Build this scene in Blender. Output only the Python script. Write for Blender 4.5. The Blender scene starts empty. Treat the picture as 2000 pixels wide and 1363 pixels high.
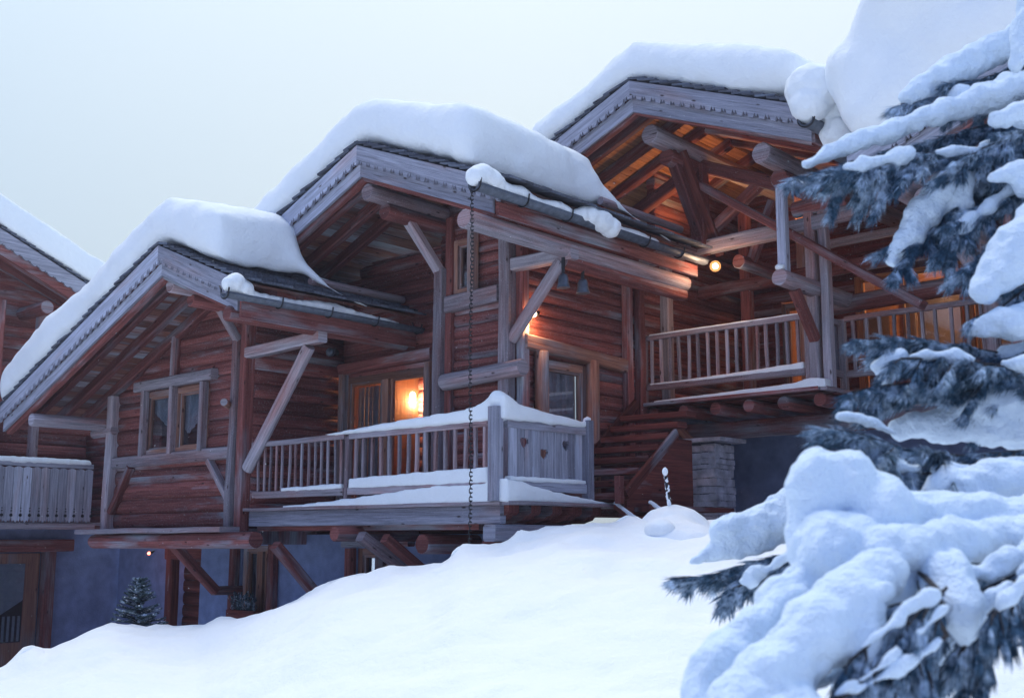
import bpy, bmesh, math, random
import numpy as np
from mathutils import Vector, Matrix, noise as mnoise
random.seed(7)
D = bpy.data; S = bpy.context.scene; COL = S.collection
R = math.radians
# ------------------------------------------------------------------ camera
F = 2190.0; PITCH = math.atan((1050 - 681.5) / F); AZ = R(42)
RT = Vector((math.cos(AZ), math.sin(AZ), 0)); FW = Vector((-math.sin(AZ), math.cos(AZ), 0)); UPW = Vector((0, 0, 1))
CD = FW * math.cos(PITCH) + UPW * math.sin(PITCH); CU = -FW * math.sin(PITCH) + UPW * math.cos(PITCH)
cam = D.objects.new('camera', D.cameras.new('camera')); COL.objects.link(cam); S.camera = cam
m3 = Matrix((RT, CU, -CD)).transposed(); cam.matrix_world = m3.to_4x4()
cam.data.sensor_width = 36; cam.data.lens = 36 * F / 2000; cam.data.clip_start = 0.05; cam.data.clip_end = 3000
cam.data.dof.use_dof = True; cam.data.dof.focus_distance = 14.0; cam.data.dof.aperture_fstop = 3.6
# ------------------------------------------------------------------ world, sun, exposure
W = D.worlds.new('World'); S.world = W; W.use_nodes = True
nt = W.node_tree; nt.nodes.clear()
SUN_EL = R(70); SUN_AZ = R(-75)      # azimuth from +Y towards +X
o = nt.nodes.new('ShaderNodeOutputWorld'); bg = nt.nodes.new('ShaderNodeBackground'); bg.inputs[1].default_value = 0.1
sky = nt.nodes.new('ShaderNodeTexSky'); sky.sky_type = 'NISHITA'; sky.sun_disc = False
sky.sun_elevation = SUN_EL; sky.sun_rotation = SUN_AZ; sky.dust_density = 4; sky.air_density = 1.5
tc = nt.nodes.new('ShaderNodeTexCoord'); vm = nt.nodes.new('ShaderNodeVectorMath'); vm.operation = 'DOT_PRODUCT'
gd = (FW * 0.80 + RT * 0.30 + UPW * 0.30).normalized(); vm.inputs[1].default_value = gd
ns = nt.nodes.new('ShaderNodeTexNoise'); ns.inputs['Scale'].default_value = 2.2; ns.inputs['Detail'].default_value = 3
ad = nt.nodes.new('ShaderNodeMath'); ad.operation = 'MULTIPLY_ADD'; ad.inputs[1].default_value = 0.06
hf = nt.nodes.new('ShaderNodeMath'); hf.operation = 'MULTIPLY_ADD'; hf.inputs[1].default_value = 0.5; hf.inputs[2].default_value = 0.47
cr = nt.nodes.new('ShaderNodeValToRGB'); e = cr.color_ramp.elements
e[0].position = 0.08; e[0].color = (1.25, 1.75, 4.1, 1); e[1].position = 0.97; e[1].color = (5.9, 6.7, 7.15, 1)
for p_, c_ in ((0.5, (2.7, 4.0, 6.9)), (0.62, (4.6, 5.8, 7.4)), (0.80, (4.4, 5.6, 6.9))): x = e.new(p_); x.color = c_ + (1,)
# overcast sky: brighter towards the zenith
sx = nt.nodes.new('ShaderNodeSeparateXYZ'); zm = nt.nodes.new('ShaderNodeMath'); zm.operation = 'MULTIPLY_ADD'; zm.inputs[1].default_value = 0.95; zm.inputs[2].default_value = 0.80
zc_ = nt.nodes.new('ShaderNodeMath'); zc_.operation = 'MAXIMUM'; zc_.inputs[1].default_value = 0.0
vs_ = nt.nodes.new('ShaderNodeVectorMath'); vs_.operation = 'SCALE'
mx = nt.nodes.new('ShaderNodeMix'); mx.data_type = 'RGBA'; mx.inputs[0].default_value = 0.9
L = nt.links.new
L(tc.outputs['Generated'], vm.inputs[0]); L(tc.outputs['Generated'], ns.inputs['Vector'])
L(ns.outputs[0], ad.inputs[0]); L(vm.outputs['Value'], hf.inputs[0]); L(hf.outputs[0], ad.inputs[2]); L(ad.outputs[0], cr.inputs[0])
L(sky.outputs[0], mx.inputs[6]); L(tc.outputs['Generated'], sx.inputs[0]); L(sx.outputs[2], zc_.inputs[0]); L(zc_.outputs[0], zm.inputs[0]); L(cr.outputs[0], vs_.inputs[0]); L(zm.outputs[0], vs_.inputs['Scale']); L(vs_.outputs[0], mx.inputs[7]); L(mx.outputs[2], bg.inputs[0]); L(bg.outputs[0], o.inputs[0])
sl = D.lights.new('sun', 'SUN'); sl.energy = 1.3; sl.angle = R(24); sl.color = (1.0, 0.92, 0.80)
so = D.objects.new('sun', sl); COL.objects.link(so)
sd = Vector((math.sin(SUN_AZ) * math.cos(SUN_EL), math.cos(SUN_AZ) * math.cos(SUN_EL), math.sin(SUN_EL)))
so.rotation_euler = sd.to_track_quat('Z', 'Y').to_euler(); so.location = (0, 0, 20)
S.view_settings.view_transform = 'Standard'; S.view_settings.look = 'None'; S.view_settings.exposure = 0.32; S.view_settings.gamma = 1
S.render.engine = 'CYCLES'; S.cycles.max_bounces = 7; S.cycles.diffuse_bounces = 4; S.cycles.transparent_max_bounces = 12
S.cycles.use_denoising = True; S.cycles.sample_clamp_indirect = 4

def at(px, py, X=None, Y=None, Z=None, T=None):
    "point of the place seen at a photo pixel, on a known plane or at a known distance"
    v = CD + RT * ((px - 1000) / F) + CU * ((681.5 - py) / F)
    if X is not None: s = X / v.x
    elif Y is not None: s = Y / v.y
    elif Z is not None: s = Z / v.z
    else: s = T / v.dot(FW)
    return v * s
# ------------------------------------------------------------------ materials
def newmat(name):
    m = D.materials.new(name); m.use_nodes = True; t = m.node_tree
    return m, t, t.nodes['Principled BSDF'], t.nodes['Material Output']
def nd(t, kind, **k):
    n = t.nodes.new('ShaderNode' + kind)
    for a, b in k.items(): setattr(n, a, b)
    return n
def ramp(t, pts, src):
    c = nd(t, 'ValToRGB'); el = c.color_ramp.elements
    while len(el) > 1: el.remove(el[-1])
    el[0].position = pts[0][0]; el[0].color = tuple(pts[0][1]) + (1,)
    for p, q in pts[1:]: n = el.new(p); n.color = tuple(q) + (1,)
    t.links.new(src, c.inputs[0]); return c.outputs[0]
def noise(t, vec, scale, detail=3, rough=0.55):
    n = nd(t, 'TexNoise'); n.inputs['Scale'].default_value = scale; n.inputs['Detail'].default_value = detail
    n.inputs['Roughness'].default_value = rough; t.links.new(vec, n.inputs['Vector']); return n.outputs[0]
def mapping(t, vec, sc):
    m = nd(t, 'Mapping'); m.inputs['Scale'].default_value = sc; t.links.new(vec, m.inputs[0]); return m.outputs[0]
def mixc(t, f, a, b, mode='MIX'):
    m = nd(t, 'Mix', data_type='RGBA', blend_type=mode)
    if isinstance(f, (int, float)): m.inputs[0].default_value = f
    else: t.links.new(f, m.inputs[0])
    for s, i in ((a, 6), (b, 7)):
        if isinstance(s, tuple): m.inputs[i].default_value = s + (1,)
        else: t.links.new(s, m.inputs[i])
    return m.outputs[2]
def mth(t, op, a, b):
    m = nd(t, 'Math', operation=op)
    for i, s in enumerate((a, b)):
        if isinstance(s, (int, float)): m.inputs[i].default_value = s
        else: t.links.new(s, m.inputs[i])
    return m.outputs[0]
def wood(name, dark, light, grey=(0.30, 0.32, 0.36), age=0.5, rough=0.85, frost=0.0):
    m, t, b, out = newmat(name); uv = nd(t, 'UVMap').outputs[0]
    g = noise(t, mapping(t, uv, (1.1, 26, 1)), 1.0, 5, 0.65)
    g2 = noise(t, mapping(t, uv, (3.0, 95, 1)), 1.0, 3, 0.6)
    big = noise(t, mapping(t, uv, (0.45, 2.2, 1)), 1.0, 4, 0.6)
    base = ramp(t, [(0.32, dark), (0.5, tuple((a + c) / 2 for a, c in zip(dark, light))), (0.68, light)], g)
    gr = ramp(t, [(0.3, tuple(v * 0.55 for v in grey)), (0.7, tuple(v * 1.25 for v in grey))], g)
    fac = ramp(t, [(0.62 - age * 0.45, (0, 0, 0)), (0.74 - age * 0.28, (1, 1, 1))], big)
    c = mixc(t, fac, base, gr)
    vn = nd(t, 'TexVoronoi'); vn.inputs['Scale'].default_value = 1.0; t.links.new(mapping(t, uv, (2.6, 7.5, 1)), vn.inputs['Vector'])
    kn = ramp(t, [(0.05, (0.18, 0.12, 0.10)), (0.13, (1, 1, 1))], vn.outputs['Distance'])
    c = mixc(t, 1.0, c, kn, 'MULTIPLY')
    ck = ramp(t, [(0.30, (0.35, 0.3, 0.3)), (0.36, (1, 1, 1))], noise(t, mapping(t, uv, (1.3, 42, 1)), 1.3, 3, 0.5))
    c = mixc(t, 0.8, c, ck, 'MULTIPLY')
    gi = ramp(t, [(0.25, (0.72, 0.72, 0.74)), (0.75, (1.25, 1.22, 1.2))], g2); c = mixc(t, 1.0, c, gi, 'MULTIPLY')
    lowv = ramp(t, [(0.34, (0.55, 0.53, 0.56)), (0.5, (0.95, 0.93, 0.94)), (0.66, (1.4, 1.42, 1.45))], noise(t, mapping(t, uv, (0.05, 0.9, 1)), 1.0, 2, 0.5)); c = mixc(t, 1.0, c, lowv, 'MULTIPLY')
    if frost:
        ob = nd(t, 'NewGeometry').outputs['Position']
        fr = ramp(t, [(0.66 - frost * 0.3, (0, 0, 0)), (0.78, (1, 1, 1))], noise(t, ob, 55, 3, 0.7))
        c = mixc(t, mth(t, 'MULTIPLY', fr, frost), c, (0.7, 0.75, 0.8))
    t.links.new(c, b.inputs['Base Color']); b.inputs['Roughness'].default_value = rough
    b.inputs['Specular IOR Level'].default_value = 0.25
    bp = nd(t, 'Bump'); bp.inputs['Strength'].default_value = 0.8; bp.inputs['Distance'].default_value = 0.014
    t.links.new(g, bp.inputs['Height']); t.links.new(bp.outputs[0], b.inputs['Normal']); return m
M = {}
M['logs'] = wood('log_wood', (0.12, 0.028, 0.026), (0.31, 0.105, 0.09), age=0.18, frost=0.35)
M['red'] = wood('red_brown_beam_wood', (0.12, 0.034, 0.030), (0.31, 0.105, 0.092), age=0.28, frost=0.25)
M['grey'] = wood('weathered_beam_wood', (0.17, 0.075, 0.068), (0.42, 0.22, 0.20), grey=(0.34, 0.315, 0.35), age=0.68, frost=0.35)
M['barge'] = wood('weathered_board_wood', (0.24, 0.13, 0.12), (0.48, 0.32, 0.28), grey=(0.36, 0.38, 0.46), age=1.05, frost=0.3)
M['soffit'] = wood('soffit_board_wood', (0.13, 0.05, 0.04), (0.30, 0.13, 0.09), age=0.35)
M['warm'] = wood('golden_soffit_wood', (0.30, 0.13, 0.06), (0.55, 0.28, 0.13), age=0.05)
M['pine'] = wood('window_pine_wood', (0.22, 0.10, 0.075), (0.42, 0.23, 0.16), age=0.3)
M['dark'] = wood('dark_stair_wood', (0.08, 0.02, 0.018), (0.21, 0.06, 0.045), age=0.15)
M['shingle'] = wood('slate_grey_shingle', (0.05, 0.055, 0.07), (0.13, 0.13, 0.155), grey=(0.11, 0.13, 0.17), age=0.7)
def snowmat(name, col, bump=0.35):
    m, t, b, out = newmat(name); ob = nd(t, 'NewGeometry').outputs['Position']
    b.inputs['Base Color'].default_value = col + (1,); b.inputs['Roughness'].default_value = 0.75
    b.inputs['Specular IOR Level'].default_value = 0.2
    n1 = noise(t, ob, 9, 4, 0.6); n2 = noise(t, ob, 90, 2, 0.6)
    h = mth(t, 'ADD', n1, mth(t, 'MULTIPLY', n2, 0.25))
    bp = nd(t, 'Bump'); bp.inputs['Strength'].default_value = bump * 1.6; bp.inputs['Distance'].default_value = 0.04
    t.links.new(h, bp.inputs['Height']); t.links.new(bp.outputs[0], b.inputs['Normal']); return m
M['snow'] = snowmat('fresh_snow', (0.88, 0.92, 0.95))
M['snowtree_shade'] = snowmat('shade_tinted_branch_snow', (0.68, 0.80, 0.94), 0.5)  # same snow, with the tree's shade put into a darker, bluer colour
def plain(name, col, rough=0.7, var=0.25, scale=6, metal=0.0, bump=0.2):
    m, t, b, out = newmat(name); ob = nd(t, 'NewGeometry').outputs['Position']
    n = noise(t, ob, scale, 4, 0.6)
    t.links.new(ramp(t, [(0.3, tuple(v * (1 - var) for v in col)), (0.7, tuple(v * (1 + var) for v in col))], n), b.inputs['Base Color'])
    b.inputs['Roughness'].default_value = rough; b.inputs['Metallic'].default_value = metal
    bp = nd(t, 'Bump'); bp.inputs['Strength'].default_value = bump; bp.inputs['Distance'].default_value = 0.01
    t.links.new(noise(t, ob, scale * 9, 3, 0.6), bp.inputs['Height']); t.links.new(bp.outputs[0], b.inputs['Normal']); return m
M['plaster'] = plain('blue_grey_plaster', (0.20, 0.26, 0.44), 0.9, 0.22, 4, bump=0.9)
M['metal'] = plain('dark_gutter_metal', (0.085, 0.10, 0.13), 0.45, 0.35, 14, 0.4)
M['iron'] = plain('black_iron', (0.03, 0.03, 0.035), 0.5, 0.3, 20, 0.6)
M['stone'] = plain('grey_blue_stone', (0.50, 0.48, 0.52), 0.9, 0.45, 5, bump=0.9)
M['mortar'] = plain('dark_joint', (0.10, 0.10, 0.12), 0.95, 0.2, 9)
M['curtain'] = plain('pale_curtain_cloth', (0.42, 0.44, 0.48), 0.9, 0.12, 12)
M['black'] = plain('dark_interior', (0.05, 0.035, 0.035), 0.9, 0.3, 3)
M['bark'] = plain('brown_bark', (0.05, 0.045, 0.05), 0.95, 0.4, 30, bump=0.9)
def emis(name, col, st):
    m, t, b, out = newmat(name); b.inputs['Base Color'].default_value = col + (1,)
    b.inputs['Emission Color'].default_value = col + (1,); b.inputs['Emission Strength'].default_value = st; return m
M['bulb'] = emis('lit_bulb', (1.0, 0.72, 0.42), 22); M['redbulb'] = emis('red_lit_bulb', (1.0, 0.22, 0.13), 5)
m, t, b, out = newmat('window_glass')
tr = nd(t, 'BsdfTransparent'); gl = nd(t, 'BsdfGlossy'); gl.inputs['Roughness'].default_value = 0.03
tr.inputs[0].default_value = (0.80, 0.84, 0.88, 1)
lw = nd(t, 'LayerWeight'); lw.inputs[0].default_value = 0.3; ms = nd(t, 'MixShader')
t.links.new(mth(t, 'ADD', mth(t, 'MULTIPLY', lw.outputs['Facing'], 0.35), 0.08), ms.inputs[0]); t.links.new(tr.outputs[0], ms.inputs[1]); t.links.new(gl.outputs[0], ms.inputs[2])
t.links.new(ms.outputs[0], out.inputs[0]); M['glass'] = m
m, t, b, out = newmat('amber_halo_glow'); em_ = nd(t, 'Emission'); em_.inputs[0].default_value = (1, .42, .14, 1); em_.inputs[1].default_value = 1.6
ad_ = nd(t, 'MixShader'); ad_.inputs[0].default_value = .45; tr2 = nd(t, 'BsdfTransparent'); t.links.new(tr2.outputs[0], ad_.inputs[1]); t.links.new(em_.outputs[0], ad_.inputs[2]); t.links.new(ad_.outputs[0], out.inputs[0]); M['halo_shell'] = m  # see-through orange glow imitating the halo around the lamp
def needlemat(name, a, b_, frost):
    m, t, b, out = newmat(name); ob = nd(t, 'NewGeometry').outputs['Position']
    g = ramp(t, [(0.38, a), (0.62, b_)], noise(t, ob, 60, 2)); f = ramp(t, [(0.60 - frost, (0, 0, 0)), (0.72 - frost * 0.5, (1, 1, 1))], noise(t, ob, 13, 4, 0.75))
    t.links.new(mixc(t, f, g, (0.62, 0.76, 0.94)), b.inputs['Base Color']); b.inputs['Roughness'].default_value = 0.6; return m
M['needle'] = needlemat('frosted_pine_needles', (0.012, 0.04, 0.075), (0.07, 0.15, 0.24), 0.13)
M['fir'] = needlemat('fir_needles', (0.02, 0.05, 0.06), (0.05, 0.09, 0.10), 0.1)
# ------------------------------------------------------------------ mesh builder
def hn(a, b, c=0.0): return mnoise.noise(Vector((a, b, c)))
class MB:
    def __init__(s): s.v = []; s.f = []; s.uv = []; s.sm = []
    def face(s, ids, uvs, smooth=False): s.f.append(tuple(ids)); s.uv.append(uvs); s.sm.append(smooth)
    def ring_tube(s, rings, vs, smooth=True, cap=True, us=None):
        base = len(s.v); n = len(rings[0]); ou = random.uniform(0, 60); ov = random.uniform(0, 60)
        for r in rings: s.v += [tuple(p) for p in r]
        d = 0.0; U = [0.0]
        for i in range(1, len(rings)):
            d += (Vector(rings[i][0]) - Vector(rings[i - 1][0])).length; U.append(d)
        for i in range(len(rings) - 1):
            for j in range(n):
                a = base + i * n + j; b_ = base + i * n + (j + 1) % n
                s.face((a, b_, b_ + n, a + n), [(U[i] + ou, vs[j] + ov), (U[i] + ou, vs[j + 1] + ov), (U[i + 1] + ou, vs[j + 1] + ov), (U[i + 1] + ou, vs[j] + ov)], smooth)
        if cap:
            for i, rev in ((0, True), (len(rings) - 1, False)):
                ids = [base + i * n + j for j in range(n)]; c = sum((Vector(s.v[k]) for k in ids), Vector()) / n
                uvs = [(ou + (Vector(s.v[k]) - c).x * .3 + (Vector(s.v[k]) - c).y * .3, ov + (Vector(s.v[k]) - c).z) for k in ids]
                if rev: ids = ids[::-1]; uvs = uvs[::-1]
                s.face(ids, uvs, False)
    def frame(s, p0, p1, up=(0, 0, 1)):
        p0 = Vector(p0); p1 = Vector(p1); d = (p1 - p0).normalized(); up = Vector(up)
        if abs(d.dot(up)) > 0.98: up = Vector((0, 1, 0)) if abs(d.y) < .9 else Vector((1, 0, 0))
        sd_ = d.cross(up).normalized(); return p0, p1, d, sd_, sd_.cross(d).normalized()
    def beam(s, p0, p1, w, h, jit=0.008, up=(0, 0, 1), ch=None, seg=0.3):
        "hand-hewn squared timber"
        p0, p1, d, a, b_ = s.frame(p0, p1, up); Ln = (p1 - p0).length; c = ch if ch is not None else min(w, h) * 0.13
        W2, H2 = w / 2, h / 2
        prof = [(W2 - c, -H2), (W2, -H2 + c), (W2, H2 - c), (W2 - c, H2), (-W2 + c, H2), (-W2, H2 - c), (-W2, -H2 + c), (-W2 + c, -H2)]
        vs = [0.0]
        for j in range(8):
            q = prof[j]; r_ = prof[(j + 1) % 8]; vs.append(vs[-1] + math.hypot(q[0] - r_[0], q[1] - r_[1]))
        k = max(1, int(Ln / seg)); o1 = random.uniform(0, 99); rings = []
        for i in range(k + 1):
            tt = i / k; cx = jit * 1.3 * hn(tt * Ln * 0.9, o1); cy = jit * 1.3 * hn(tt * Ln * 0.9, o1 + 40); r_ = []
            for j, (x_, y_) in enumerate(prof):
                e1 = 1 + jit * 5 * hn(tt * Ln * 1.7, o1 + j // 2 * 7.3)
                r_.append(p0 + d * (Ln * tt) + a * (x_ * e1 + cx) + b_ * (y_ * e1 + cy))
            rings.append(r_)
        s.ring_tube(rings, vs, smooth=False)
    def log(s, p0, p1, r0, r1=None, n=14, jit=0.05, flat=1.0, seg=0.25, up=(0, 0, 1), power=2.0, ends=True):
        p0, p1, d, a, b_ = s.frame(p0, p1, up); r1 = r0 if r1 is None else r1; Ln = (p1 - p0).length
        k = max(1, int(Ln / seg)); o1 = random.uniform(0, 99); rings = []; st = [i / k for i in range(k + 1)]
        if ends and Ln > r0: e_ = 0.12 * r0 / Ln; st = [0.0, e_] + st[1:-1] + [1 - e_, 1.0]
        for q, tt in enumerate(st):
            rr = r0 + (r1 - r0) * tt
            if ends and (q == 0 or q == len(st) - 1): rr *= 0.9
            r_ = []
            for j in range(n):
                th = 2 * math.pi * j / n; cs, sn = math.cos(th), math.sin(th)
                pw = 1.0 if power == 2.0 else (abs(cs) ** power + abs(sn) ** power) ** (-1 / power)
                e1 = rr * pw * (1 + jit * hn(cs * 1.5 + o1, sn * 1.5, tt * Ln * 1.3))
                r_.append(p0 + d * (Ln * tt) + a * (cs * e1 * flat) + b_ * (sn * e1))
            rings.append(r_)
        s.ring_tube(rings, [2 * math.pi * r0 * j / n for j in range(n + 1)], smooth=True)
    def path(s, pts, rad, n=8, smooth=True):
        pts = [Vector(p) for p in pts]; rad = rad if isinstance(rad, (list, tuple)) else [rad] * len(pts); rings = []
        for i, p in enumerate(pts):
            d = (pts[min(i + 1, len(pts) - 1)] - pts[max(i - 1, 0)]).normalized(); up = Vector((0, 0, 1))
            if abs(d.z) > 0.95: up = Vector((0.7, 0.7, 0))
            a = d.cross(up).normalized(); b_ = a.cross(d)
            rings.append([p + (a * math.cos(2 * math.pi * j / n) + b_ * math.sin(2 * math.pi * j / n)) * rad[i] for j in range(n)])
        s.ring_tube(rings, [2 * math.pi * rad[0] * j / n for j in range(n + 1)], smooth)
    def box(s, lo, hi, long=None, rot=None, org=None):
        x0, y0, z0 = lo; x1, y1, z1 = hi; b_ = len(s.v); ou = random.uniform(0, 60); ov = random.uniform(0, 60)
        P = [Vector((x, y, z)) for z in (z0, z1) for y in (y0, y1) for x in (x0, x1)]
        dims = (x1 - x0, y1 - y0, z1 - z0); lg = long if long is not None else max(range(3), key=lambda i: dims[i])
        loc = [tuple(p) for p in P]
        if rot is not None: P = [rot @ (p - Vector(org)) + Vector(org) for p in P]
        s.v += [tuple(p) for p in P]
        for f in ((0, 2, 3, 1), (4, 5, 7, 6), (0, 1, 5, 4), (1, 3, 7, 5), (3, 2, 6, 7), (2, 0, 4, 6)):
            oth = [i for i in range(3) if i != lg and any(abs(loc[f[k]][i] - loc[f[0]][i]) > 1e-9 for k in range(4))]
            i2 = oth[0] if oth else (lg + 1) % 3; i1 = lg
            if all(abs(loc[f[k]][lg] - loc[f[0]][lg]) < 1e-9 for k in range(4)): i1 = oth[-1]
            s.face([b_ + k for k in f], [(loc[k][i1] + ou, loc[k][i2] + ov) for k in f])
    def prism(s, poly, axis, a0, a1, uvrot=False):
        "polygon in the plane across an axis, pulled from a0 to a1"
        ax = {'x': 0, 'y': 1, 'z': 2}[axis]; b_ = len(s.v); n = len(poly); ou = random.uniform(0, 60)
        def P(q, c): l = list(q); l.insert(ax, c); return tuple(l)
        s.v += [P(q, a0) for q in poly] + [P(q, a1) for q in poly]
        uvs = [((q[1], q[0]) if uvrot else (q[0] , q[1])) for q in poly]; uvs = [(u + ou, v + ou) for u, v in uvs]
        s.face(range(b_, b_ + n), uvs); s.face(range(b_ + 2 * n - 1, b_ + n - 1, -1), uvs[::-1])
        d = 0
        for i in range(n):
            j = (i + 1) % n; l_ = math.dist(poly[i], poly[j])
            s.face((b_ + j, b_ + i, b_ + n + i, b_ + n + j), [(d + l_, 0), (d, 0), (d, a1 - a0), (d + l_, a1 - a0)]); d += l_
    def build(s, name, mat, parent=None, label=None):
        me = D.meshes.new(name); me.from_pydata(s.v, [], s.f); uvl = me.uv_layers.new(name='UVMap')
        flat = [c for f in s.uv for q in f for c in q]; uvl.data.foreach_set('uv', flat)
        me.polygons.foreach_set('use_smooth', s.sm); me.materials.append(M[mat] if isinstance(mat, str) else mat); me.update()
        bm = bmesh.new(); bm.from_mesh(me); bmesh.ops.recalc_face_normals(bm, faces=bm.faces); bm.to_mesh(me); bm.free()
        ob = D.objects.new(name, me); COL.objects.link(ob)
        if parent is not None: ob.parent = parent
        if label: ob['label'] = label
        return ob
def tag(o, label, cat, group=None, kind=None):
    if label: o['label'] = label
    if cat: o['category'] = cat
    if group: o['group'] = group
    if kind: o['kind'] = kind
    return o
def thing(name, label, cat, group=None):
    return tag(link(D.objects.new(name, None)), label, cat, group)
def link(o): COL.objects.link(o); return o
def one(name, mat, parent, fn, *a, label=None, **k):
    mb = MB(); getattr(mb, fn)(*a, **k); return mb.build(name, mat, parent, label)
def beam(name, mat, parent, p0, p1, w, h, **k): return one(name, mat, parent, 'beam', p0, p1, w, h, **k)
def log(name, mat, parent, p0, p1, r, **k): return one(name, mat, parent, 'log', p0, p1, r, **k)
def point(name, loc, e, col=(1.0, 0.55, 0.25), r=0.06):
    l = D.lights.new(name, 'POINT'); l.energy = e; l.color = col; l.shadow_soft_size = r
    ob = link(D.objects.new(name, l)); ob.location = loc; return ob
# ------------------------------------------------------------------ snow bodies
def solidify_snow(name, mb, mat='snow', voxel=0.05, smooth=10, disp=0.02, dscale=0.35, fine=0.0, parent=None):
    me = D.meshes.new('tmp'); me.from_pydata(mb.v, [], mb.f); ob = link(D.objects.new('tmp', me))
    bm = bmesh.new(); bm.from_mesh(me); bmesh.ops.recalc_face_normals(bm, faces=bm.faces); bm.to_mesh(me); bm.free()
    r_ = ob.modifiers.new('r', 'REMESH'); r_.mode = 'VOXEL'; r_.voxel_size = voxel
    if smooth: q = ob.modifiers.new('s', 'SMOOTH'); q.factor = 0.5; q.iterations = smooth
    dg = bpy.context.evaluated_depsgraph_get(); me2 = D.meshes.new_from_object(ob.evaluated_get(dg))
    D.objects.remove(ob); D.meshes.remove(me)
    n = len(me2.vertices); co = np.empty(n * 3, 'f'); no = np.empty(n * 3, 'f')
    me2.vertices.foreach_get('co', co); me2.vertex_normals.foreach_get('vector', no); co = co.reshape(-1, 3); no = no.reshape(-1, 3)
    if disp or fine:
        for i in range(n):
            p = Vector(co[i].tolist()); a = disp * mnoise.noise(p / dscale)
            a += disp * 0.4 * mnoise.noise(p / (dscale * 0.4) + Vector((9, 3, 1)))
            if fine: a += fine * mnoise.noise(p / (voxel * 3)) 
            co[i] += no[i] * a
        me2.vertices.foreach_set('co', co.reshape(-1))
    me2.polygons.foreach_set('use_smooth', [True] * len(me2.polygons)); me2.materials.clear(); me2.materials.append(M[mat]); me2.update()
    me2.name = name; ob = link(D.objects.new(name, me2))
    if parent is not None: ob.parent = parent
    return ob
_ico = None
def ball(mb, c, r, sc=(1, 1, 1)):
    global _ico
    if _ico is None:
        b = bmesh.new(); bmesh.ops.create_icosphere(b, subdivisions=2, radius=1); _ico = ([v.co.copy() for v in b.verts], [[v.index for v in f.verts] for f in b.faces]); b.free()
    k = len(mb.v); c = Vector(c)
    mb.v += [(c.x + p.x * r * sc[0], c.y + p.y * r * sc[1], c.z + p.z * r * sc[2]) for p in _ico[0]]
    for f in _ico[1]: mb.face([k + i for i in f], [(0, 0)] * 3, True)
def balls(mb, pts, step=0.45, jit=0.12, sc=(1, 1, 1)):
    "pts: (Vector, radius) chain filled with spheres"
    for (p, r0), (q, r1) in zip(pts[:-1], pts[1:]):
        ln = (q - p).length; k = max(1, int(ln / (min(r0, r1) * step)))
        for i in range(k + 1):
            t_ = i / k; r_ = (r0 + (r1 - r0) * t_) * random.uniform(1 - jit, 1 + jit)
            c = p.lerp(q, t_) + Vector([random.uniform(-1, 1) * r_ * jit for _ in range(3)]); ball(mb, c, r_, sc)
# ------------------------------------------------------------------ ground
CREST = [(-900, 1400, 13), (-300, 1350, 13.5), (0, 1302, 13.8), (25, 1285, 13.8), (45, 1266, 13.8), (62, 1262, 13.8), (80, 1267, 13.8), (90, 1274, 13.9), (150, 1250, 14.2), (190, 1228, 14.6), (220, 1216, 14.8), (270, 1223, 14.8), (330, 1219, 14.8), (390, 1219, 14.8),
         (430, 1208, 14.6), (510, 1203, 14.4), (560, 1172, 14.1), (640, 1136, 13.7), (700, 1122, 13.4), (780, 1112, 13.0), (830, 1104, 12.8), (872, 1098, 12.7), (884, 1080, 12.6), (905, 1069, 12.5), (940, 1070, 12.5), (985, 1068, 12.5),
         (1002, 1058, 12.5), (1012, 1044, 12.5), (1035, 1044, 12.5), (1052, 1040, 12.5), (1062, 1032, 12.5), (1075, 1031, 12.5), (1090, 1028, 12.5), (1150, 1020, 12.7), (1200, 1012, 12.8), (1225, 1006, 12.8), (1245, 1008, 12.8), (1260, 1016, 12.8), (1380, 1022, 12.6), (1600, 1010, 12.2), (2100, 985, 12), (3200, 960, 12), (9000, 940, 12)]
ck = [at(*c[:2], T=c[2]) for c in CREST]
c_rho = np.array([v.dot(RT) / v.dot(FW) for v in ck]); c_T = np.array([c[2] for c in CREST]); c_z = np.array([v.z for v in ck])
def ground_z(x, y):
    x = np.asarray(x, float); y = np.asarray(y, float)
    T = x * FW.x + y * FW.y; r_ = x * RT.x + y * RT.y; rho = r_ / np.maximum(T, 0.3)
    Tc = np.interp(rho, c_rho, c_T); zc = np.interp(rho, c_rho, c_z)
    s_ = np.clip((Tc - T) / (Tc - 3.5), 0, 1); base = -1.85
    # smooth version of the crest for the slope in front, detail only near the crest
    zs = np.interp(rho, c_rho[[0, 1, 2, 10, 13, 17, 20, 22, 33, 38, 39, 40, 41, 42]], c_z[[0, 1, 2, 10, 13, 17, 20, 22, 33, 38, 39, 40, 41, 42]])
    k = np.exp(-((Tc - T) / 0.7) ** 2)
    zf = zs * (1 - k) + zc * k
    front = zf - (zs - base) * s_ ** 1.25
    dT = np.maximum(T - Tc, 0); flo = np.where(rho < -0.08, -2.6, -1.0) 
    back = np.maximum(zc - 0.08 * dT - 0.9 * np.clip(dT - 0.25, 0, 3), np.minimum(flo, zc - .3))
    z = np.where(T < Tc, front, back)
    z += (0.035 * np.sin(x * 1.3 + 0.7 * np.sin(y * 0.9)) + 0.03 * np.sin(y * 1.9 + 1.1 * np.sin(x * 0.8 + 1)) + 0.012 * np.sin(x * 4.1 + y * 2.3)) * np.clip(s_ * 6, 0, 1)
    m = np.exp(-((Tc - T - .5) / 1.3) ** 2) * (T < Tc + .05)
    z += m * (0.028 * np.sin(x * 5.3 + 2 * np.sin(y * 3.1)) * np.sin(y * 6.1 + 1.5 * np.sin(x * 2.7)) + 0.012 * np.sin(x * 13 + 3 * np.sin(y * 5)) * np.sin(y * 11 + x * 3))
    return np.where(T < 0.5, base, z)
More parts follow.
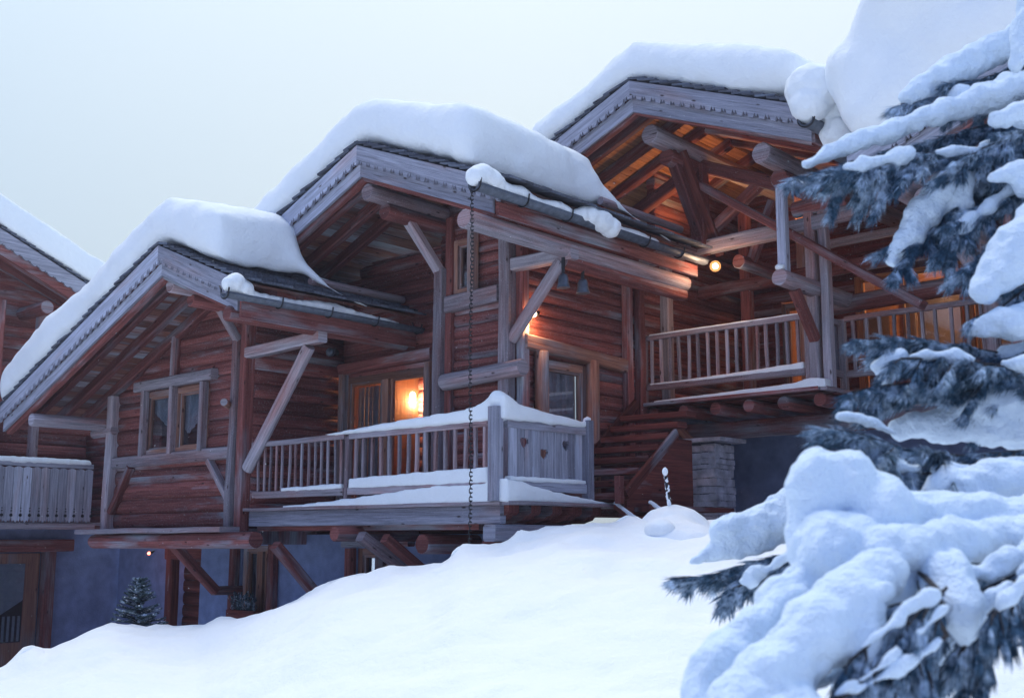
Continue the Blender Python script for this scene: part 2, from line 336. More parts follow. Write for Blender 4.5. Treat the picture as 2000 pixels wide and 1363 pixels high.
def axis(lo, hi, a, b, step):
    mid = list(np.arange(a, b, step)); l = []; v = a; s_ = step
    while v > lo: s_ *= 1.25; v -= s_; l.append(v)
    r_ = []; v = mid[-1]; s_ = step
    while v < hi: s_ *= 1.25; v += s_; r_.append(v)
    return np.array(l[::-1] + mid + r_)
gx = axis(-900, 900, -19, 3.0, 0.065); gy = axis(-900, 900, 2.0, 14, 0.065); GX, GY = np.meshgrid(gx, gy); GZ = ground_z(GX, GY)
_n = np.zeros(GX.size); _fx = GX.ravel(); _fy = GY.ravel(); _near = np.where((_fx > -21) & (_fx < 4) & (_fy > 0) & (_fy < 15))[0]
for _i in _near:
    a_, b_ = _fx[_i], _fy[_i]; _n[_i] = 0.055 * mnoise.noise(Vector((a_ / .9, b_ / .9, 1))) + 0.022 * mnoise.noise(Vector((a_ / .3, b_ / .3, 5))) + 0.008 * mnoise.noise(Vector((a_ / .13, b_ / .13, 9)))
GZ = GZ + 1.8 * _n.reshape(GX.shape)
far = np.clip((np.hypot(GX + 8, GY - 8) - 40) / 300, 0, 1); GZ = GZ * (1 - far) + far * -6
nx, ny = len(gx), len(gy); idx = np.arange(nx * ny).reshape(ny, nx)
fc = np.stack([idx[:-1, :-1], idx[:-1, 1:], idx[1:, 1:], idx[1:, :-1]], -1).reshape(-1, 4)
me = D.meshes.new('snow_ground'); me.from_pydata(np.stack([GX, GY, GZ], -1).reshape(-1, 3).tolist(), [], fc.tolist())
me.polygons.foreach_set('use_smooth', [True] * len(me.polygons)); me.materials.append(M['snow'])
g = link(D.objects.new('snow_ground', me)); tag(g, 'deep white snow bank sloping up to the chalets', None, kind='structure')
# ------------------------------------------------------------------ chalet pieces
SL = 0.405   # roof slope, 22 degrees
CS = math.cos(math.atan(SL)); SN = math.sin(math.atan(SL))
def roof(ch, rx, rz, xl, xr, yr, ybl, ybr, mat_s='soffit', raf=(0.14, 0.55, 1.0, 1.45), shing=True, bands=(0.27, 0.20), slopes=(-1, 1)):
    """rz = top of barge board at the ridge; roof deck lies just under the shingles. mirrored slopes."""
    for sgn in slopes:
        xe = xl if sgn < 0 else xr; yb = ybl if sgn < 0 else ybr; ln = abs(xe - rx) / CS
        rot = Matrix.Rotation(math.atan(SL) * (1 if sgn > 0 else -1), 3, 'Y'); org = Vector((rx, 0, rz))
        mb = MB(); k = int(ln / 0.19)
        for i in range(k):                       # soffit boards parallel to the ridge
            a = i * ln / k + 0.004; b_ = (i + 1) * ln / k - 0.004
            lo, hi = (rx + a, rx + b_) if sgn > 0 else (rx - b_, rx - a)
            mb.box((lo, yr + 0.06, rz - 0.05 + random.uniform(-.002, .002)), (hi, yb, rz - 0.012), long=1, rot=rot, org=org)
        mb.build('roof_deck', mat_s, ch)
        mb = MB(); i = 0; pitch = 0.20; sv = -0.04
        while sv < ln + 0.02:                    # shingle courses
            y_ = yr - 0.05
            while y_ < yb:
                w = random.uniform(0.13, 0.24) if y_ < yr + 0.7 else random.uniform(0.5, 0.9)
                if sv > ln - 0.9 and y_ < yb: w = random.uniform(0.12, 0.22)
                a = sv; b_ = sv + 0.30; x0, x1 = (rx + a, rx + b_) if sgn > 0 else (rx - b_, rx - a)
                tilt = 0.15 + random.uniform(-0.02, 0.03); pj = random.uniform(-0.03, 0.02) if y_ < yr else 0
                o2 = Vector((rx + sgn * a, 0, rz + 0.012))
                lift = Matrix.Rotation(-sgn * tilt, 3, 'Y')
                P0 = len(mb.v); mb.box((x0, y_ + pj, rz + 0.012), (x1, min(y_ + w, yb), rz + 0.042), long=0)
                for q in range(P0, len(mb.v)):
                    p = Vector(mb.v[q]); p = lift @ (p - o2) + o2; p = rot @ (p - org) + org; mb.v[q] = tuple(p)
                y_ += w + 0.008
            sv += pitch + random.uniform(-.01, .01)
        if shing: mb.build('shingle_covering', 'shingle', ch)
        # barge boards: scalloped upper board, plain lower board, front rafter
        def P(sv, dz): return (rx + sgn * sv * CS, rz - sv * SN + dz)
        h1, h2 = bands
        poly = [P(0, 0.0), P(ln + 0.05, 0.0)]
        k = int(ln / 0.17); bot = []
        for i in range(k + 1):
            s0 = (ln + .05) * (k - i) / k
            bot.append(P(s0, -h1))
            if i < k:
                d = (ln + .05) / k
                for fr_, dz in ((.2, .0), (.36, .07), (.5, .015), (.64, .07), (.8, .0)): bot.append(P(s0 - d * fr_, -h1 + dz))
        mb = MB(); mb.prism(poly + bot, 'y', yr - 0.045, yr); ob = mb.build('barge_board', 'barge', ch)
        fix_uv(ob, sgn)
        mb = MB(); mb.prism([P(0, -h1 + 0.03), P(ln - 0.12, -h1 + 0.03), P(ln - 0.12, -h1 - h2 + .04), P(0, -h1 - h2 + .04)], 'y', yr + 0.03, yr + 0.07)
        ob = mb.build('lower_barge_board', 'barge', ch); fix_uv(ob, sgn)
        for i, dy in enumerate(raf):             # rafters, the first one right behind the boards
            w, h = (0.11, 0.40) if i == 0 else (0.13, 0.17)
            z0 = rz - 0.055 - h / 2 / CS; y_ = yr + dy
            p0 = Vector((rx + sgn * 0.02, y_, z0)); p1 = Vector((rx + sgn * (ln - .08) * CS, y_, z0 - (ln - .08) * SN))
            beam('rafter', 'red', ch, p0, p1, w, h)
def fix_uv(ob, sgn):
    me = ob.data; uv = me.uv_layers[0].data; th = math.atan(SL) * sgn; c, s_ = math.cos(th), math.sin(th)
    for p in me.polygons:
        if abs(p.normal.y) > 0.9:
            for li in p.loop_indices:
                co = me.vertices[me.loops[li].vertex_index].co; uv[li].uv = (co.x * c - co.z * s_ + sgn * 17 + ob.location.x, co.x * s_ + co.z * c)
def logwall(ch, axis_, pos, a, b, z0, z1, pitch=0.2, out=-1, holes=(), top=None, mat='logs', depth=0.085, name='log_wall', plank=False):
    """axis_ 'x': wall runs along X at Y=pos; 'y': along Y at X=pos. top(u)=roof height at u."""
    mb = MB(); z = z0
    while z < z1 - 0.02:
        h = min(pitch * random.uniform(0.92, 1.08), z1 - z); zc = z + h / 2
        segs = [(a, b)]
        if top:
            us = np.linspace(a, b, 200); ok = [u for u in us if top(u) > zc]
            segs = [(min(ok), max(ok))] if ok else []
        for (ha, hb, hz0, hz1) in holes:
            if hz0 < zc < hz1:
                ns_ = []
                for (p, q) in segs:
                    if hb <= p or ha >= q: ns_.append((p, q)); continue
                    if ha > p: ns_.append((p, ha))
                    if hb < q: ns_.append((hb, q))
                segs = ns_
        for p, q in segs:
            if q - p < 0.03: continue
            e_ = random.uniform(-.008, .008)
            p0 = (p, pos + e_, zc) if axis_ == 'x' else (pos + e_, p, zc); p1 = (q, pos + e_, zc) if axis_ == 'x' else (pos + e_, q, zc)
            mb.log(p0, p1, h * 0.53, n=16, jit=0.06, flat=depth / (h * 0.53), power=3.4 if not plank else 5, ends=False, seg=0.4)
        z += h
    return mb.build(name, mat, ch)
def window(ch, x0, x1, z0, z1, y, fw=0.07, mull=1, mat='pine', sill=True, curtain=True, name='window', axis_='x', back=None, depth=0.09):
    "window in a wall that faces -Y (axis x) or +X (axis y)"
    def bx(mb, u0, u1, d0, d1, za, zb, lg=None):
        if axis_ == 'x': mb.box((u0, y + d0, za), (u1, y + d1, zb), long=lg)
        else: mb.box((y - d1, u0, za), (y - d0, u1, zb), long={0: 1, None: None, 2: 2}[lg])
    mb = MB()
    bx(mb, x0, x0 + fw, -.02, depth, z0, z1, 2); bx(mb, x1 - fw, x1, -.02, depth, z0, z1, 2)
    bx(mb, x0 + fw, x1 - fw, -.018, depth, z1 - fw, z1, 0); bx(mb, x0 + fw, x1 - fw, -.018, depth, z0, z0 + fw, 0)
    for i in range(1, mull):
        xm = x0 + (x1 - x0) * i / mull; bx(mb, xm - fw * .7, xm + fw * .7, -.016, depth, z0 + fw, z1 - fw, 2)
    # inner sash
    for i in range(mull):
        a = x0 + (x1 - x0) * i / mull + fw; b_ = x0 + (x1 - x0) * (i + 1) / mull - fw; s_ = 0.035
        for q in ((a, a + s_, z0 + fw, z1 - fw, 2), (b_ - s_, b_, z0 + fw, z1 - fw, 2), (a + s_, b_ - s_, z0 + fw, z0 + fw + s_, 0), (a + s_, b_ - s_, z1 - fw - s_, z1 - fw, 0)): bx(mb, q[0], q[1], 0.02, depth - .01, q[2], q[3], q[4])
    wob = mb.build(name, mat, ch)
    mb = MB(); bx(mb, x0 + fw * .5, x1 - fw * .5, .05, .056, z0 + fw * .5, z1 - fw * .5); mb.build('pane', 'glass', wob)
    if curtain:
        for i in range(mull):
            a = x0 + (x1 - x0) * i / mull + fw; b_ = x0 + (x1 - x0) * (i + 1) / mull - fw; mb = MB(); n = 24; vs = []
            for j in range(n + 1):
                u = a + (b_ - a) * j / n; t_ = j / n
                low = z0 + (z1 - z0) * (0.30 + 0.45 * abs(t_ - (0.15 if i % 2 else .85)))
                dd = .12 + 0.012 * math.sin(t_ * 40)
                for zz in (low, z1 - .03): vs.append((u, y + dd, zz) if axis_ == 'x' else (y - dd, u, zz))
            mb.v = vs
            for j in range(n): mb.face((2 * j, 2 * j + 2, 2 * j + 3, 2 * j + 1), [(0, 0)] * 4, True)
            mb.build('curtain', 'curtain', wob)
    mb = MB(); bk = back or 0.35; bx(mb, x0 - .05, x1 + .05, bk, bk + .02, z0 - .05, z1 + .05)
    mb.build('dark_room', 'black', wob)
    return wob
def railing(ch, p0, p1, ztop, zlow, n, mat='grey', rail_w=0.085, bal=0.045, parent=None):
    "handrail, bottom rail and square balusters between two points"
    p0 = Vector(p0); p1 = Vector(p1)
    beam('handrail', mat, parent, (p0.x, p0.y, ztop), (p1.x, p1.y, ztop), rail_w, 0.075, jit=.012)
    beam('bottom_rail', mat, parent, (p0.x, p0.y, zlow), (p1.x, p1.y, zlow), 0.09, 0.10, jit=.012)
    for i in range(n):
        q = p0.lerp(p1, (i + 0.6) / (n + .2))
        beam('baluster', mat, parent, (q.x, q.y, zlow + .05), (q.x + random.uniform(-.006, .006), q.y, ztop - .03), bal, bal, jit=.02, ch=.006)
def gutter(ch, X, y0, y1, z, r=0.075, slope=0.0):
    mb = MB(); n = 10
    for i in range(2):
        y_ = (y0, y1)[i]
        for rr in (r, r - .008):
            for j in range(n + 1):
                th = math.pi + math.pi * j / n; mb.v.append((X + rr * math.cos(th), y_, z + rr * math.sin(th)))
    m_ = n + 1
    def q(i, k, j): return i * 2 * m_ + k * m_ + j
    for j in range(n):
        mb.face((q(0, 0, j), q(1, 0, j), q(1, 0, j + 1), q(0, 0, j + 1)), [(0, 0)] * 4, True)
        mb.face((q(0, 1, j), q(0, 1, j + 1), q(1, 1, j + 1), q(1, 1, j)), [(0, 0)] * 4, True)
        mb.face((q(0, 0, j), q(0, 0, j + 1), q(0, 1, j + 1), q(0, 1, j)), [(0, 0)] * 4)
    for j in (0, n): mb.face((q(0, 0, j), q(0, 1, j), q(1, 1, j), q(1, 0, j)), [(0, 0)] * 4)
    g_ = mb.build('gutter', 'metal', ch)
    y_ = y0 + 0.02; k = 0
    while y_ < y1:
        pts = [(X + (r + .012) * math.cos(math.pi + math.pi * j / 9), y_, z + (r + .012) * math.sin(math.pi + math.pi * j / 9)) for j in range(10)]
        pts = [(X - r - .05, y_, z + .10)] + [(pts[0][0], y_, z + .04)] + pts + [(pts[-1][0] + .006, y_, z + .05)]
        mb = MB(); mb.path(pts, 0.011, 6); mb.build('gutter_bracket', 'iron', g_); y_ += 0.85
    return g_
def corbel(ch, X, y0, y1, z, r, mat='red'):
    "stacked round purlins: the upper one reaches out, the lower one carries it with a curved nose"
    log('purlin', mat, ch, (X, y0, z), (X, y1, z), r)
# ================================================================== CHALET ONE (left gable)
c1 = thing('chalet', 'log chalet with a paired window under its wide snow-laden gable, behind the left bank', 'chalet')
F1 = 9.8; RX1 = -14.35; RZ1 = 4.17; XL1 = -19.3; XR1 = -12.3; YR1 = 8.33
roof(c1, RX1, RZ1, XL1, XR1, YR1, 16, 11.45)
rz1 = lambda x: RZ1 - 0.1 - SL * abs(x - RX1)
wx0, wx1, wz0, wz1 = -17.12, -15.24, 1.34, 2.40
logwall(c1, 'x', F1 + .1, -18.05, RX1 + .1, 0.16, 4.1, 0.235, holes=[(wx0, wx1, wz0, wz1)], top=rz1)
logwall(c1, 'y', RX1 + .12, F1 + .1, 11.6, 0.3, 3.9, 0.2, mat='logs')
# side wall corner post, left post, ridge post
beam('corner_post', 'grey', c1, (-18.1, F1 - .02, 0.15), (-18.1, F1 - .02, 2.42), 0.19, 0.19, up=(0, 1, 0))
beam('ridge_post', 'grey', c1, (-14.45, F1 - .06, 0.12), (-14.40, F1 - .06, 3.05), 0.12, 0.14, up=(0, 1, 0), jit=.02)
beam('side_post', 'red', c1, (-14.25, F1 + .02, 0.1), (-14.25, F1 + .02, 3.6), 0.15, 0.2, up=(0, 1, 0))
beam('knee_brace', 'grey', c1, (-14.40, F1 - .07, 2.98), (-14.36, 9.30, 3.50), 0.11, 0.12, up=(1, 0, 0))
beam('sill_beam', 'grey', c1, (-18.0, F1 - .01, 1.26), (-14.5, F1 - .01, 1.27), 0.12, 0.19)
beam('corner_brace', 'red', c1, (-17.42, F1 - .03, 1.17), (-17.98, F1 - .03, 0.42), 0.10, 0.14, up=(0, 1, 0))
beam('corner_brace', 'grey', c1, (-15.08, F1 - .03, 1.17), (-14.5, F1 - .03, 0.55), 0.10, 0.12, up=(0, 1, 0))
beam('base_plank', 'grey', c1, (-18.25, 9.44, 0.10), (-13.98, 9.44, 0.12), 0.34, 0.08)
log('base_log', 'red', c1, (-17.95, 9.48, -0.06), (-15.62, 9.48, -0.05), 0.115, flat=1.1)
log('base_log', 'red', c1, (-15.66, 9.42, -0.05), (-13.3, 9.42, -0.03), 0.12, flat=1.1)
one('base_floor', 'red', c1, 'box', (-18.1, 9.55, -0.1), (-14.2, 11.2, 0.14))
for x_ in (-15.94, -13.30): beam('strut', 'red', c1, (x_, 9.75, -0.10), (x_, 10.55, -0.85), 0.14, 0.16, up=(1, 0, 0)); beam('strut_block', 'red', c1, (x_, 10.5, -0.84), (x_, 11.02, -0.84), 0.13, 0.14)
w = window(c1, wx0, wx1, wz0, wz1, F1 + .02, mull=2, fw=.09)
beam('window_lintel', 'grey', c1, (-17.32, F1 - .05, 2.50), (-15.02, F1 - .05, 2.52), 0.14, 0.17)
for x_ in (-17.06, -16.18, -15.3): beam('window_stud', 'grey', c1, (x_, F1 - .045, 1.33), (x_, F1 - .045, 2.42), 0.10, 0.12, up=(0, 1, 0))
beam('gable_stud', 'red', c1, (-16.2, F1 - .02, 2.6), (-16.2, F1 - .02, 3.25), 0.13, 0.14, up=(0, 1, 0))
log('ridge_purlin', 'grey', c1, (RX1, 8.5, 3.62), (RX1, 11, 3.62), 0.11); log('corbel', 'red', c1, (RX1, 8.85, 3.46), (RX1, 10.2, 3.44), 0.10)
log('eave_purlin', 'red', c1, (-12.56, 8.30, 2.93), (-12.56, 11.5, 2.93), 0.105)
log('eave_purlin', 'grey', c1, (-18.3, 8.42, 1.93), (-18.3, 11.5, 1.93), 0.11)
log('eave_purlin', 'grey', c1, (-18.7, 9.75, 1.80), (-18.0, 9.75, 1.82), 0.08)
beam('bracket_arm', 'grey', c1, (-14.2, F1, 2.76), (-12.42, F1, 2.80), 0.16, 0.17)
log('bracket_brace', 'grey', c1, (-12.72, F1, 2.70), (-14.12, F1, 1.0), 0.10, flat=.85)
log('peg', 'pine', c1, (-14.55, F1 - .06, 1.98), (-14.35, F1 - .3, 2.0), 0.06)
beam('corner_brace', 'red', c1, (-18.15, F1 + .1, 1.35), (-18.45, F1 + .1, 1.9), 0.08, 0.1, up=(0, 1, 0))
beam('gutter_board', 'red', c1, (-12.34, 8.36, 2.98), (-12.34, 11.5, 2.98), 0.04, 0.26)
gutter(c1, -12.2, 8.0, 11.5, 3.12)
log('snow_guard_log', 'grey', c1, (-12.62, 9.7, 3.62), (-12.62, 11.5, 3.62), 0.06)
# ================================================================== CHALET TWO (middle gable)
c2 = thing('chalet', 'middle log chalet with glazed balcony doors and a small upper window', 'chalet')
F2 = 11.2; RX2 = -11.45; RZ2 = 5.32; XL2 = -14.7; XR2 = -8.85; YR2 = 9.57
roof(c2, RX2, RZ2, XL2, XR2, YR2, 17, 14.0)
rz2 = lambda x: RZ2 - 0.1 - SL * abs(x - RX2)
logwall(c2, 'x', 11.7, RX1 + .1, -11.3, 0.3, 4.4, 0.2, holes=[(-14.2, -12.1, 0.3, 2.6)], top=rz2)
logwall(c2, 'x', F2 + .1, -11.5, -10.1, 0.3, 5.2, 0.17, holes=[(-11.22, -10.85, 3.45, 4.25)], top=rz2, depth=.08)
logwall(c2, 'y', -10.1, F2 + .1, 17.6, 0.3, 4.75, 0.2, holes=[(11.6, 12.75, 0.3, 2.45)])
beam('ridge_post', 'grey', c2, (-11.44, F2 - .08, 0.43), (-11.40, F2 - .08, 3.85), 0.17, 0.17, up=(0, 1, 0), jit=.014)
beam('ridge_post', 'red', c2, (-11.30, F2 + .02, 0.43), (-11.28, F2 + .02, 4.6), 0.13, 0.16, up=(0, 1, 0))
beam('knee_brace', 'grey', c2, (-11.42, F2 - .1, 3.82), (-11.44, 10.42, 4.52), 0.13, 0.15, up=(1, 0, 0))
beam('corner_post', 'grey', c2, (-10.16, F2 - .04, 0.43), (-10.14, F2 - .04, 4.25), 0.19, 0.19, up=(0, 1, 0))
beam('corner_post', 'red', c2, (-10.0, F2 + .12, 0.43), (-10.0, F2 + .12, 4.15), 0.12, 0.16, up=(0, 1, 0))
beam('window_stud', 'pine', c2, (-10.78, F2 - .06, 3.42), (-10.78, F2 - .06, 4.6), 0.12, 0.14, up=(0, 1, 0))
beam('sill_beam', 'grey', c2, (-11.3, F2 - .05, 3.30), (-10.26, F2 - .05, 3.33), 0.14, 0.24)
log('cross_log', 'grey', c2, (-11.28, F2 - .12, 2.17), (-9.78, F2 - .12, 2.24), 0.12, flat=1.1)
log('ridge_purlin', 'grey', c2, (RX2, 9.72, 4.70), (RX2, 12, 4.70), 0.12); log('corbel', 'red', c2, (RX2, 10.05, 4.50), (RX2, 11.5, 4.50), 0.12)
log('eave_purlin', 'grey', c2, (-9.1, 9.24, 3.76), (-9.1, 14.0, 3.76), 0.12)
log('corbel', 'red', c2, (-9.14, 11.15, 3.60), (-9.14, 14.0, 3.60), 0.10)
beam('bracket_arm', 'grey', c2, (-10.06, F2, 3.70), (-8.98, F2, 3.70), 0.17, 0.18)
log('bracket_brace', 'grey', c2, (-9.18, F2 - .02, 3.62), (-10.08, F2 - .02, 2.66), 0.09, flat=.85)
w = window(c2, -11.22, -10.85, 3.45, 4.25, F2 + .02, fw=.075, curtain=False)
beam('gutter_board', 'red', c2, (-8.90, 9.62, 3.93), (-8.90, 14.0, 3.93), 0.05, 0.17, jit=.02)
gutter(c2, -8.75, 9.05, 14.0, 4.08, r=.085)
log('snow_guard_log', 'grey', c2, (-9.15, 12.0, 4.62), (-9.15, 14.0, 4.62), 0.06)
# balcony doors
w = window(c2, -14.1, -12.15, 0.45, 2.55, 11.62, mull=2, fw=.10, curtain=False, name='glass_door', back=2.0)
beam('door_lintel', 'red', c2, (-14.45, 11.56, 2.68), (-12.0, 11.56, 2.72), 0.16, 0.18)
for x_ in (-14.3, -14.08, -12.08): beam('door_post', 'grey' if x_ < -14.2 else 'pine', c2, (x_, 11.56, 0.43), (x_, 11.56, 2.6), 0.12, 0.14, up=(0, 1, 0))
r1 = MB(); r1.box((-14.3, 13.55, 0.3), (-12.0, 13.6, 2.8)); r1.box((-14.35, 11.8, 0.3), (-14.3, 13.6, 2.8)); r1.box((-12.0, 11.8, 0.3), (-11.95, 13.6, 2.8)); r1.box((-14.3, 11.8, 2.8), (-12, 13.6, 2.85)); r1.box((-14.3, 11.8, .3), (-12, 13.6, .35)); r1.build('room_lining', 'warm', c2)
mb = MB()
for j in range(22):
    x0_ = -13.95 + j * .035
    mb.path([(x0_, 11.80 + .02 * math.sin(j * 1.9), .45), (x0_, 11.80 + .02 * math.sin(j * 1.9), 2.4)], .02, 5)
mb.build('curtain', 'curtain', w)
# side door in the wall that faces the stairs
dw = window(c2, 11.62, 12.72, 0.45, 2.45, -10.0, fw=.11, curtain=True, name='side_door', axis_='y', back=.6)
beam('door_lintel', 'pine', c2, (-9.96, 11.3, 2.64), (-9.96, 13.6, 2.56), 0.15, 0.2)
for y_ in (11.64, 12.78): log('door_post', 'pine', c2, (-9.93, y_, 0.43), (-9.93, y_, 2.54), 0.10, up=(1, 0, 0))
for y_ in (13.68, 14.0): beam('wall_post', 'red', c2, (-9.95, y_, 1.2), (-9.95, y_, 3.95), 0.13, 0.14, up=(0, 1, 0))
# balcony two
bal = MB(); i = -14.1
while i < -9.05: bal.box((i, 9.86, 0.40), (min(i + .15, -9.0), 11.7, 0.43), long=1); i += .156
i = -10.0
bal.box((-9.0, 10.6, 0.395), (-8.86, 12.6, 0.428), long=1); bal.box((-10.0, 11.71, .395), (-9.01, 12.6, .428), long=0)
bal = bal.build('balcony', 'grey', c2)
beam('fascia_beam', 'barge', bal, (-14.1, 9.9, 0.275), (-9.06, 9.9, 0.275), 0.10, 0.22, jit=.004)
beam('deck_edge', 'grey', bal, (-14.15, 9.82, 0.405), (-9.0, 9.82, 0.405), 0.10, 0.045); beam('deck_edge', 'grey', bal, (-8.93, 9.80, 0.405), (-8.85, 12.4, 0.405), 0.12, 0.045)
for j, y_ in enumerate((10.05, 10.45, 10.85, 11.25, 11.65)):
    mb = MB(); prof = [(-9.6, .18), (-9.6, .385), (-8.98, .385), (-8.98, .30), (-9.02, .27), (-9.08, .26), (-9.12, .22), (-9.2, .20), (-9.26, .18)]
    mb.prism(prof, 'y', y_ - .13, y_ + .05); mb.build('joist_end', 'red', bal)
beam('corbel_beam', 'barge', bal, (-9.14, 9.75, 0.06), (-9.14, 11.9, 0.06), 0.2, 0.2); beam('corbel_beam', 'red', bal, (-9.35, 9.95, -.13), (-9.35, 11.9, -.13), 0.2, 0.2); beam('corbel_beam', 'red', bal, (-9.5, 10.15, -.33), (-9.5, 11.5, -.33), 0.2, 0.2)
log('floor_log', 'red', bal, (-11.75, 9.55, 0.05), (-11.75, 11.0, 0.05), 0.10); log('floor_log', 'red', bal, (-10.55, 10.0, -0.08), (-10.55, 11.0, -0.08), 0.13)
one('under_floor', 'red', bal, 'box', (-14.1, 10.0, 0.10), (-9.55, 10.98, 0.18))
beam('strut', 'grey', bal, (-11.45, 9.75, 0.02), (-11.35, 10.98, -0.72), 0.14, 0.16, up=(1, 0, 0)); beam('strut', 'red', bal, (-11.2, 9.95, 0.0), (-11.1, 10.98, -0.70), 0.12, 0.14, up=(1, 0, 0))
beam('corner_post', 'barge', bal, (-9.08, 9.79, 0.43), (-9.08, 9.79, 1.55), 0.15, 0.15, up=(0, 1, 0))
beam('rail_post', 'barge', bal, (-9.0, 11.46, 0.43), (-9.0, 11.46, 1.50), 0.13, 0.13, up=(0, 1, 0)); beam('rail_post', 'grey', bal, (-11.88, 9.86, 0.43), (-11.86, 9.86, 1.36), 0.08, 0.08, up=(0, 1, 0))
railing(c2, (-14.0, 9.86, 0), (-11.92, 9.86, 0), 1.36, 0.62, 14, parent=bal, bal=.035)
railing(c2, (-11.82, 9.86, 0), (-9.2, 9.86, 0), 1.36, 0.62, 15, parent=bal)
beam('handrail', 'barge', bal, (-9.06, 9.94, 1.36), (-9.02, 11.4, 1.36), 0.09, 0.10); beam('bottom_rail', 'barge', bal, (-9.06, 9.94, 0.62), (-9.02, 11.4, 0.62), 0.10, 0.12)
# heart panel: boards with three heart openings, facing +X
def heart_panel(x, y0, y1, z0, z1, hearts, parent, board=0.145, label=None):
    b = bmesh.new(); cells = []
    step = 0.0125; ny_ = int((y1 - y0) / step); nz_ = int((z1 - z0) / step)
    def inh(y_, z_):
        for (hy, hz, s_) in hearts:
            a = (y_ - hy) / s_; c = (z_ - hz) / s_
            if (a * a + c * c - 1) ** 3 - a * a * c ** 3 < 0: return True
        return False
    mb = MB(); ns_ = max(1, round((y1 - y0) / board))
    for k in range(ns_):
        ya = y0 + (y1 - y0) * k / ns_ + .003; yb = y0 + (y1 - y0) * (k + 1) / ns_ - .003; ou = random.uniform(0, 50); xo = random.uniform(-.004, .004)
        cols = np.linspace(ya, yb, max(2, int((yb - ya) / 0.011)) + 1); n = len(cols)
        for ci in range(n - 1):
            ym = (cols[ci] + cols[ci + 1]) / 2; z = z0; runs = []; st = None; zz = z0
            while zz < z1:
                h = inh(ym, zz + .004)
                if not h and st is None: st = zz
                if h and st is not None: runs.append((st, zz)); st = None
                zz += .008
            if st is not None: runs.append((st, z1))
            for (za, zb) in runs:
                p = len(mb.v)
                for xx in (x + xo - .014, x + xo + .014):
                    mb.v += [(xx, cols[ci], za), (xx, cols[ci + 1], za), (xx, cols[ci + 1], zb), (xx, cols[ci], zb)]
                u = lambda q: (mb.v[q][2] + ou, mb.v[q][1] + ou)
                for f in ((0, 3, 2, 1), (4, 5, 6, 7), (0, 1, 5, 4), (2, 3, 7, 6)) + (((0, 4, 7, 3),) if ci == 0 or len(runs) > 1 else ()) + (((1, 2, 6, 5),) if ci == n - 2 or len(runs) > 1 else ()):
                    mb.face([p + q for q in f], [u(p + q) for q in f])
    b.free()
    me_ = mb.build('heart_panel', 'barge', parent, label)
    return me_
heart_panel(-9.04, 9.98, 11.38, 0.66, 1.33, [(10.25, 1.13, .062), (10.62, 1.01, .062), (11.05, 1.14, .062)], bal)
# basement walls
one('basement_wall', 'plaster', c2, 'box', (-17.1, 11.0, -3.2), (-15.95, 11.3, 0.0))
def wallholes(ch, x0, x1, y, z0, z1, holes, th=.3, mat='plaster', name='basement_wall'):
    mb = MB(); xs = sorted({x0, x1} | {h[0] for h in holes} | {h[1] for h in holes})
    for a, b_ in zip(xs[:-1], xs[1:]):
        hs = [h for h in holes if h[0] <= a + 1e-6 and h[1] >= b_ - 1e-6]
        if hs: h = hs[0]; mb.box((a, y, z0), (b_, y + th, h[2])); mb.box((a, y, h[3]), (b_, y + th, z1))
        else: mb.box((a, y, z0), (b_, y + th, z1))
    return mb.build(name, mat, ch)
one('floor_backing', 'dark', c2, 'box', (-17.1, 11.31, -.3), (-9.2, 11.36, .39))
wallholes(c2, -15.95, -8.9, 11.0, -3.2, 0.05, [(-15.9, -15.0, -1.3, -.12), (-13.0, -12.05, -1.2, -.15)])
w = window(c2, -15.9, -15.0, -1.3, -0.12, 11.05, fw=.10, mull=2); beam('window_sill', 'red', w, (-16.1, 10.95, -1.38), (-14.85, 10.95, -1.36), .16, .14)
for x_ in (-16.0, -14.95): beam('window_stud', 'red', w, (x_, 10.93, -1.32), (x_, 10.93, -.08), 0.14, 0.14, up=(0, 1, 0))
w = window(c2, -13.0, -12.05, -1.2, -0.15, 11.05, fw=.10, mull=2, curtain=False); beam('window_lintel', 'red', w, (-13.2, 10.93, -.06), (-11.75, 10.93, -.04), .14, .16)
for x_ in (-13.06, -12.0): beam('window_stud', 'red', w, (x_, 10.93, -1.2), (x_, 10.93, -.15), 0.13, 0.14, up=(0, 1, 0))
# recessed entrance under chalet one
one('recess_wall', 'plaster', c1, 'box', (-22.2, 12.3, -3.2), (-17.1, 12.6, 0.1))
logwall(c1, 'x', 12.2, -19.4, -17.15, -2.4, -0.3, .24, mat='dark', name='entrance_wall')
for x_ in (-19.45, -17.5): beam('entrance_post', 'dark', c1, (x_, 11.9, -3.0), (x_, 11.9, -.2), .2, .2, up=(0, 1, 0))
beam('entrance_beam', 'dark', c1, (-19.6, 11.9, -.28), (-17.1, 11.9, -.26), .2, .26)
logwall(c1, 'x', 11.5, -22.2, -18.1, 0.1, 2.1, .22, mat='logs', name='rear_log_wall')
